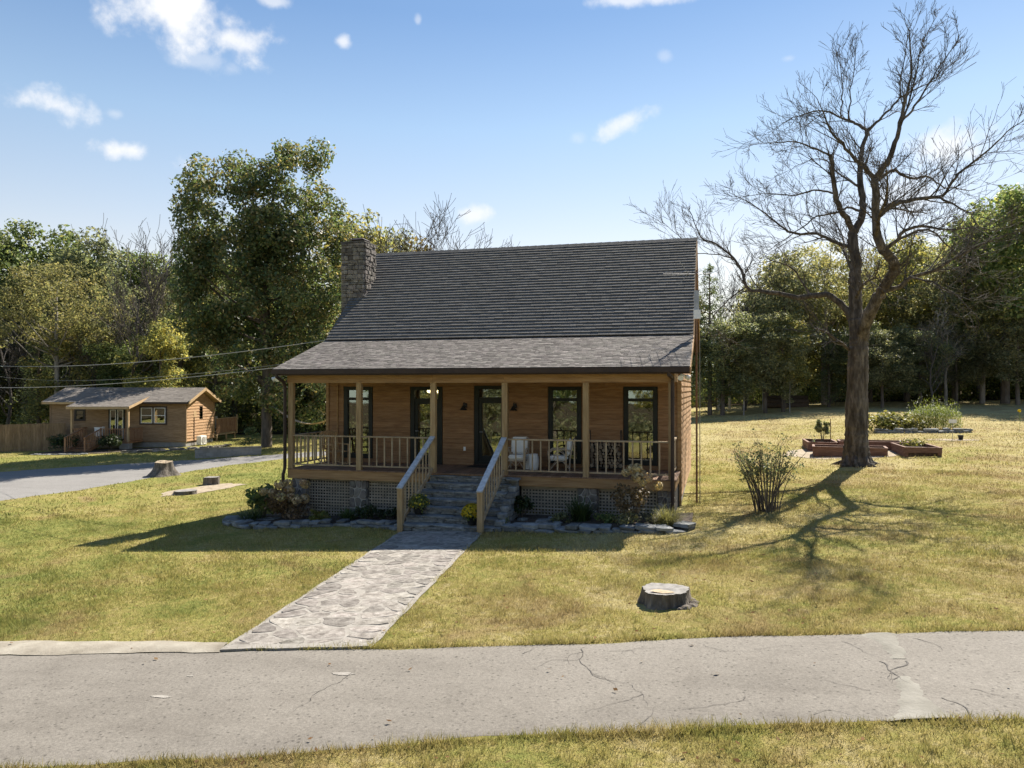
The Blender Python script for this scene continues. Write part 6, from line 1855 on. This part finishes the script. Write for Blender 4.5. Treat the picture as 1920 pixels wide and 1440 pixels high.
for i, (x, y, h, lab) in enumerate([(12.5, 50.8, 3.0, 'leftmost pale post at the wood edge near the house gable'), (13.5, 53.5, 2.4, 'short pale post second from the house gable'), (16.26, 48.7, 3.6, 'tallest pale post standing right of the light green sapling')]):
    t = empty('fence_post', (x, y, gf(x, y)), lab, 'post', 'pale posts at the wood edge')
    MB().tube([(0, 0, -.2), (.02, 0, h * .6), (.0, 0, h)], [.13, .12, .11], 8).build('shaft', M_PALEPOST, t); MB().lathe([(.125, 0), (.125, .04), (.04, .07)], 8, (0, 0, h)).build('top', M_PALEPOST, t)
t = empty('log_pile', (18.2, 50.5, gf(18.2, 50.5)), 'low dark pile of logs at the foot of the wood', 'log pile')
for i in range(14):
    rr = .2; row = 0 if i < 6 else 1 if i < 11 else 2; k = i - (0, 6, 11)[row]
    MB().tube([(-1.9 + .1 * (i % 3), k * .4 + row * .2, .18 + row * .34), (1.9 - .1 * (i % 2), k * .4 + row * .2, .18 + row * .34)], rr, 8).build('log', M_LOGBARK, t)
leafy('pale_bush', 22.3, 50.5, 1.0, 2.2, 500, .10, M_PALEGRASS, 'soft pale round bush at the wood edge beside the dead trunk', 'bush', 40, 6)
leafy('pale_bush', 11.5, 50.0, 1.0, 1.5, 400, .09, M_RUSTL, 'low brownish brush heap at the wood edge beside the gable', 'bush', 41, 6)

# hammock near the oak
t = empty('hammock', (-13.4, 24.4, gf(-13.4, 24.4)), 'white rope hammock slung in the shade near the oak', 'hammock')
a, b = Vector((-2.2, -.3, 2.6)), Vector((1.6, .6, 2.2)); mb = MB(); V = []; n = 14
for i in range(n + 1):
    f = i / n; p = a.lerp(b, f); p.z -= .95 * 4 * f * (1 - f) * .8; w = .26 * math.sin(math.pi * min(1, max(0, f))) ** .5
    V += [(p.x - .1 * w, p.y - w, p.z + .12 * w), (p.x, p.y, p.z - .05), (p.x + .1 * w, p.y + w, p.z + .12 * w)]
mb.add(V, [(i * 3 + k, i * 3 + 3 + k, i * 3 + 4 + k, i * 3 + 1 + k) for i in range(n) for k in range(2)])
mb.build('bed', M_RAIL, t)
MB().tube([a, a + Vector((-1.3, .9, .3))], .015, 4).build('cord', M_CABLE, t); MB().tube([b, b + Vector((1.6, .5, .4))], .015, 4).build('cord', M_CABLE, t)

# ------------------------------------------------------------------ the small cabin on the left
CRZ = R(12.5)
CAB = empty('small_cabin', (-23.33, 25.0, -.5), 'small honey brown wooden cabin with a covered entrance porch', 'cabin', None, CRZ)
CL, CD = 9.7, 4.5
FZ, EZ, RZZ = .45, 3.12, 4.2
MB().box(-CL + .02, -.02, .03, CD - .03, FZ - .05, EZ).build('wall', M_CABWALL, CAB)
mb = MB(); mb.add([(-.02, .03, EZ), (-.02, CD - .03, EZ), (-.02, CD / 2, RZZ - .12), (-.1, .03, EZ), (-.1, CD - .03, EZ), (-.1, CD / 2, RZZ - .12)], [(0, 1, 2), (3, 5, 4), (0, 2, 5, 3), (1, 4, 5, 2)]); mb.build('wall', M_CABWALL, CAB)
mb = MB(); mb.add([(-CL + .02, .03, EZ), (-CL + .02, CD - .03, EZ), (-CL + .02, CD / 2, RZZ - .12), (-CL + .1, .03, EZ), (-CL + .1, CD - .03, EZ), (-CL + .1, CD / 2, RZZ - .12)], [(0, 2, 1), (3, 4, 5)]); mb.build('wall', M_CABWALL, CAB)
MB().box(-CL + .06, -.06, .07, CD - .07, -.7, FZ - .05).build('foundation', M_BLOCK, CAB)
CABOPEN = [(-7.94, -7.24, 1.92, 2.67), (-5.48, -4.41, .58, 2.71), (-3.27, -1.41, 1.67, 2.86)]
z = FZ
while z < EZ - .1:
    h = .205; segs = [(-CL, 0.0)]
    for a, b, z0, z1 in CABOPEN:
        if z + h > z0 - .05 and z < z1 + .05:
            ns = []
            for s, e in segs:
                if a - .06 > s and b + .06 < e: ns += [(s, a - .06), (b + .06, e)]
                else: ns.append((s, e))
            segs = ns
    for s, e in segs:
        link('plank', unit_box(M_CABWALL), CAB, ((s + e) / 2, .012, z + h / 2 + .01), (e - s, .022, h + .012), (-.11, 0, 0))
    z += h
z = FZ
while z < RZZ - .35:
    h = .205; y0, y1 = .02, CD - .02
    if z + h > EZ - .15: k = (RZZ - .14 - z - h) / (RZZ - EZ) * (CD / 2 + .1); y0, y1 = max(y0, CD / 2 - k), min(y1, CD / 2 + k)
    if y1 - y0 > .2: link('plank', unit_box(M_GABLE), CAB, (-.004, (y0 + y1) / 2, z + h / 2 + .01), (.026, y1 - y0, h + .012), (0, -.16, 0))
    z += h
for xx, yy in ((0, 0), (0, CD), (-CL, 0)):
    board('corner_board', M_CABWALL, CAB, xx - .06, xx + .03, yy - .03, yy + .06, FZ - .05, EZ)
croof = None
mb = MB(); ea = (-.42, RZZ - (CD / 2 + .42) * (RZZ - 3.2) / (CD / 2 + .42)); slab(mb, (-.42, 3.2), (CD / 2, RZZ), .10, -CL - .35, .36); slab(mb, (CD / 2, RZZ), (CD + .42, 3.2), .10, -CL - .35, .36)
croof = mb.build('roof', M_CABTRIM, CAB)
shingles('shingles', croof, M_CABROOF, -CL - .35, .36, (-.44, 3.2), (CD / 2, RZZ), 16, .2, .5, .014, 5)
shingles('shingles', croof, M_CABROOF, -CL - .35, .36, (CD + .44, 3.2), (CD / 2, RZZ), 10, .3, .7, .014, 6) if False else None
mb = MB(); slab(mb, (CD / 2, RZZ + .02), (CD + .44, 3.22), .02, -CL - .35, .36); mb.build('roof_sheet', M_CABROOF, croof)
for xa in (.36, -CL - .39):
    mb = MB(); slab(mb, (-.44, 3.21), (CD / 2, RZZ + .01), .19, xa, xa + .035); slab(mb, (CD / 2, RZZ + .01), (CD + .44, 3.21), .19, xa, xa + .035); mb.build('rake_board', M_CABTRIM, croof)
board('fascia', M_CABTRIM, CAB, -CL - .35, -7.35, -.47, -.43, 3.06, 3.20); board('fascia', M_DARKTRIM, CAB, -2.95, .36, -.47, -.43, 3.08, 3.20)
# porch of the cabin
PX0, PX1, PY = -7.05, -3.05, -1.9
mb = MB(); slab(mb, (PY - .25, 2.93), (.6, 3.62), .08, PX0 - .15, PX1 + .15); pr = mb.build('porch_roof', M_CABTRIM, CAB)
shingles('shingles', pr, M_CABROOF, PX0 - .15, PX1 + .15, (PY - .27, 2.93), (.6, 3.62), 13, .2, .5, .013, 7)
mb = MB(); slab(mb, (PY - .26, 2.94), (.1, 3.485), .17, PX1 + .15, PX1 + .18); mb.build('rake_board', M_CABTRIM, pr)
board('fascia', M_CABTRIM, CAB, PX0 - .15, PX1 + .14, PY - .29, PY - .255, 2.76, 2.925)
for x in (PX1 - .05, PX0 + .05): board('post', M_CABTRIM, CAB, x - .06, x + .06, PY, PY + .12, .55, 2.80)
board('porch_floor', M_CABRED, CAB, PX0, PX1, PY, -.02, .44, .56)
for a, b in ((-3.66, -3.0), (-7.15, -6.7)): MB().box(a, b, PY + .0, PY + .4, -.6, .44).build('pier', M_BLOCK, CAB)


def crail(p, q, z0=.62, z1=1.42, pitch=.16, parent=None):
    p, q = Vector((*p, 0)), Vector((*q, 0)); d = q - p; L = d.length; d.normalize(); ang = math.atan2(d.y, d.x); c = (p + q) / 2; P = parent or CAB
    link('railing', unit_box(M_CABRED), P, (c.x, c.y, z1), (L, .07, .05), (0, 0, ang)); link('bottom_rail', unit_box(M_CABRED), P, (c.x, c.y, z0), (L, .05, .05), (0, 0, ang))
    n = int(L / pitch)
    for i in range(n + 1):
        x = p + d * (L * i / n); link('baluster', unit_box(M_CABRED), P, (x.x, x.y, (z0 + z1) / 2), (.05, .04, z1 - z0 - .05), (0, 0, ang))


crail((-4.95, PY + .03), (PX1 - .12, PY + .03)); crail((PX1 - .02, PY + .15), (PX1 - .02, -.1)); crail((PX0 + .02, PY + .05), (PX0 + .02, -.1)); crail((PX0 + .08, PY + .03), (-6.25, PY + .03))
# stairs of the cabin
ST = empty('cabin_stairs', (0, 0, 0), 'red brown wooden stairs with sloping rails up to the cabin porch', 'stairs')
ST.matrix_world = Matrix.Translation((-23.33, 25.0, -.5)) @ Matrix.Rotation(CRZ, 4, 'Z') @ Matrix.Translation((-5.6, PY - .04, 0))
g0 = gf(-25.2, 18.6) + .5
n = 6
for k in range(n):
    zt = .50 - (k + 1) * (.50 - g0) / (n + .3); y = -.28 * (k + 1)
    board('tread', M_CABRED, ST, -.62, .62, y, y + .29, zt - .04, zt); board('riser', M_DARKTRIM, ST, -.60, .60, y + .26, y + .28, zt - .18, zt - .042)
for sx in (-.66, .66):
    MB().beam((sx, .0, .42), (sx, -.28 * n - .1, g0 + .02), .05, .22).build('stringer', M_CABRED, ST)
    MB().box(sx - .05, sx + .05, -.28 * n - .12, -.28 * n - .02, g0 - .1, g0 + .98).build('newel_post', M_CABRED, ST)
    MB().box(sx - .05, sx + .05, -.0, .10 - .06, .4, 1.5).build('newel_post', M_CABRED, ST)
    MB().beam((sx, .02, 1.42), (sx, -.28 * n - .16, g0 + .98), .09, .05).build('hand_rail', M_CABRED, ST)
    for k in range(1, 9):
        f = k / 9; y = -.28 * n * f; zt = 1.40 + (g0 + .95 - 1.40) * f; MB().box(sx - .02, sx + .02, y - .02, y + .02, zt - .82, zt).build('baluster', M_CABRED, ST)
# openings
def cwin(nm, a, b, z0, z1, m, mull=1, bars=1, y=0.0):
    mb = MB(); w = .055
    mb.box(a - .05, a + w, -.03, .03, z0 - .05, z1 + .05).box(b - w, b + .05, -.03, .03, z0 - .05, z1 + .05).box(a + w, b - w, -.028, .028, z1 - w, z1 + .05).box(a + w, b - w, -.028, .028, z0 - .05, z0 + w)
    for k in range(1, mull): x = a + (b - a) * k / mull; mb.box(x - .07, x + .07, -.026, .026, z0 + w, z1 - w)
    f = mb.build(nm, m, CAB)
    for k in range(mull):
        x0, x1 = a + (b - a) * k / mull + .07, a + (b - a) * (k + 1) / mull - .07
        sm = MB(); s = .035; zm = (z0 + z1) / 2
        sm.box(x0 - .012, x0 + s, -.034, -.006, z0 + w, z1 - w).box(x1 - s, x1 + .012, -.034, -.006, z0 + w, z1 - w).box(x0 + s, x1 - s, -.033, -.007, z1 - w - s, z1 - w).box(x0 + s, x1 - s, -.033, -.007, z0 + w, z0 + w + s)
        if bars: sm.box(x0 + s, x1 - s, -.033, -.007, zm - .02, zm + .02)
        sm.build('sash', M_WHITE if mull == 2 else M_FRAME, f)
        MB().box(x0 + s, x1 - s, -.012, -.002, z0 + w + s, z1 - w - s).build('pane', M_GLASS, f)
    return f


cwin('window', *CABOPEN[0], M_DARKTRIM); cwin('window', *CABOPEN[2], M_DARKTRIM, 2); cwin('door', *CABOPEN[1], M_FRAME, 2, 0)
f = MB().box(-.01, .02, 2.02, 2.55, 1.92, 2.86).build('window', M_DARKTRIM, CAB); MB().box(.0205, .026, 2.07, 2.50, 1.97, 2.81).build('pane', M_GLASS, f)
MB().box(-.005, .022, 1.13, 1.52, 2.08, 2.55).build('meter_panel', M_CABTRIM, CAB); MB().tube([(.03, 1.16, 2.1), (.03, 1.14, .1)], .03, 6).build('conduit', M_DARKTRIM, CAB)
# back deck of the cabin
DK = empty('cabin_deck', (0, 0, 0), 'raised back deck with solid board railing behind the cabin', 'deck')
DK.matrix_world = Matrix.Translation((-23.33, 25.0, -.5)) @ Matrix.Rotation(CRZ, 4, 'Z') @ Matrix.Translation((.05, CD + .1, 0))
board('deck_floor', M_CABTRIM, DK, -2.6, .05, 0, 3.7, .58, .70)
for i in range(27): board('rail_board', M_CABRED, DK, .06, .085, .02 + i * .137, .15 + i * .137, .74, 1.82)
board('cap_rail', M_CABTRIM, DK, .02, .13, 0, 3.72, 1.825, 1.87)
for y in (.15, 1.9, 3.55): board('leg', M_CABTRIM, DK, -.05, .05, y, y + .1, -.6, .578)
for y in (3.66,): board('newel_post', M_CABTRIM, DK, .09, .17, y, y + .1, .55, 2.05)
t = empty('patio_chair', (0, 0, 0), 'white chair back just showing over the cabin deck railing', 'chair')
t.matrix_world = DK.matrix_world @ Matrix.Translation((-.6, .9, .70)); MB().box(-.25, .25, -.25, .25, .40, .45).build('seat', M_WHITE, t); MB().box(-.25, .25, .22, .26, .45, 1.30).build('backrest', M_WHITE, t)
for a in (-.22, .20):
    for b in (-.23, .21): MB().box(a, a + .03, b, b + .03, 0, .40).build('leg', M_WHITE, t)
# white pail-shaped chair on the porch
t = empty('white_chair', (0, 0, 0), 'white rounded chair back on the cabin porch beside the stairs', 'chair')
t.matrix_world = CAB.matrix_basis @ Matrix.Translation((-5.55, -1.05, .56))
MB().lathe([(.20, .30), (.27, .34), (.27, .40), (.02, .42)], 14).build('seat', M_WHITE, t); MB().tube([(0, 0, 0), (0, 0, .32)], .04, 8).build('leg', M_WHITE, t)
mb = MB(); V = []
for i in range(9):
    a = -2.6 + i * .5; a = R(-30 - 15 * 8 + i * 30)
    V += [(math.cos(a) * .27, math.sin(a) * .27, .40), (math.cos(a) * .33, math.sin(a) * .33, .95 - .0 * i)]
V += [(x * .93, y * .93, z) for x, y, z in V]
mb.add(V, [(2 * i, 2 * i + 2, 2 * i + 3, 2 * i + 1) for i in range(8)] + [(18 + 2 * i, 18 + 2 * i + 1, 18 + 2 * i + 3, 18 + 2 * i + 2) for i in range(8)]); mb.build('backrest', M_WHITE, t)
# air conditioner
t = empty('air_conditioner', (0, 0, 0), 'white outdoor air conditioner unit by the cabin gable wall', 'air conditioner')
t.matrix_world = CAB.matrix_basis @ Matrix.Translation((.30, .95, 0)); zb = gf(-22.8, 26.1) + .5
MB().box(0, .34, 0, .85, zb + .06, zb + .66).build('case', M_WHITE, t); MB().lathe([(.25, 0), (.25, .02)], 18).build('fan_grille', M_BLOCK, t, (.345, .34, zb + .36), (0, R(90), 0))
for y in (.08, .72): MB().box(.02, .32, y, y + .06, zb - .05, zb + .06).build('foot', M_BLACK, t)
for i in range(6): MB().box(.34, .352, .62, .83, zb + .12 + i * .08, zb + .15 + i * .08).build('louver', M_BLOCK, t)
# shrubs, boulders and border in front of the cabin
leafy('cabin_shrub', -29.3, 20.6, .85, 1.25, 1300, .07, M_SHRUB, 'dark rounded shrub between the fence and the cabin stairs', 'shrub', 50, 6)
leafy('cabin_shrub', -26.3, 21.4, .80, 1.15, 1300, .07, M_SHRUB, 'dark rounded shrub under the cabin porch railing', 'shrub', 51, 6)
leafy('small_evergreen', -16.6, 22.6, .5, 1.7, 900, .06, M_CEDAR, 'little dark upright evergreen beside the oak trunk', 'shrub', 52, 4)
t = empty('cabin_border', (-23, 22.5, gf(-23, 22.5)), 'irregular pale stones scattered along the cabin front bed', 'stone edging')
border(t, [(-30.0, 18.6), (-28.0, 18.9), (-26.2, 19.4)], M_STEPSTONE, .05, .11, .2, .35, 60, 1, .2, .5)
soil('cabin_bed_soil', [(-30.6, 18.8), (-28.0, 19.1), (-25.9, 19.8), (-24.2, 22.2), (-23.4, 24.4), (-26, 23.7), (-30.5, 22.3)], .05, M_SOIL)
border(t, [(-24.6, 20.2), (-22.6, 22.0), (-21.0, 24.2), (-20.3, 25.6)], M_FLAG, .06, .12, .3, .6, 61, 2, .3, .9)
# low block wall by the driveway
A, B = Vector((-17.15, 17.95)), Vector((-14.5, 20.6)); L = (B - A).length; ang = math.atan2(B.y - A.y, B.x - A.x)
t = empty('retaining_wall', (A.x, A.y, gf(A.x, A.y)), 'low grey block retaining wall beside the side driveway', 'wall', None, ang)
for k in range(3):
    x = 0 if k % 2 == 0 else -.2
    while x < L - .05:
        a, b = max(x, 0), min(x + .4, L); board('block', M_BLOCK, t, a + .003, b - .003, 0, .19, -.08 + k * .2, -.08 + (k + 1) * .2 - .006); x += .4
board('cap', M_CONC, t, -.03, L + .03, -.03, .22, .522, .59)
# privacy fence
A, B = Vector((-45, 13.0)), Vector((-30.6, 22.2)); L = (B - A).length; ang = math.atan2(B.y - A.y, B.x - A.x)
t = empty('privacy_fence', (A.x, A.y, gf(A.x, A.y)), 'tan vertical board privacy fence left of the cabin', 'fence', None, ang)
n = int(L / .15)
for i in range(n):
    x = i * .15; P = A.lerp(B, x / L); dz = gf(P.x, P.y) - t.location.z; link('fence_board', unit_box(M_FENCE), t, (x + .07, rnd(-.004, .004), dz + .92 + rnd(-.02, .02)), (.138, .02, 1.85), (0, 0, 0))
for i in range(0, n, 16): x = i * .15; P = A.lerp(B, x / L); board('post', M_FENCE, t, x, x + .1, .05, .15, gf(P.x, P.y) - t.location.z - .2, gf(P.x, P.y) - t.location.z + 1.8)
for zz in (.35, 1.5):
    o = MB().beam((0, .035, zz), (L, .035, zz + gf(B.x, B.y) - t.location.z), .03, .09); o.build('stringer', M_FENCE, t)
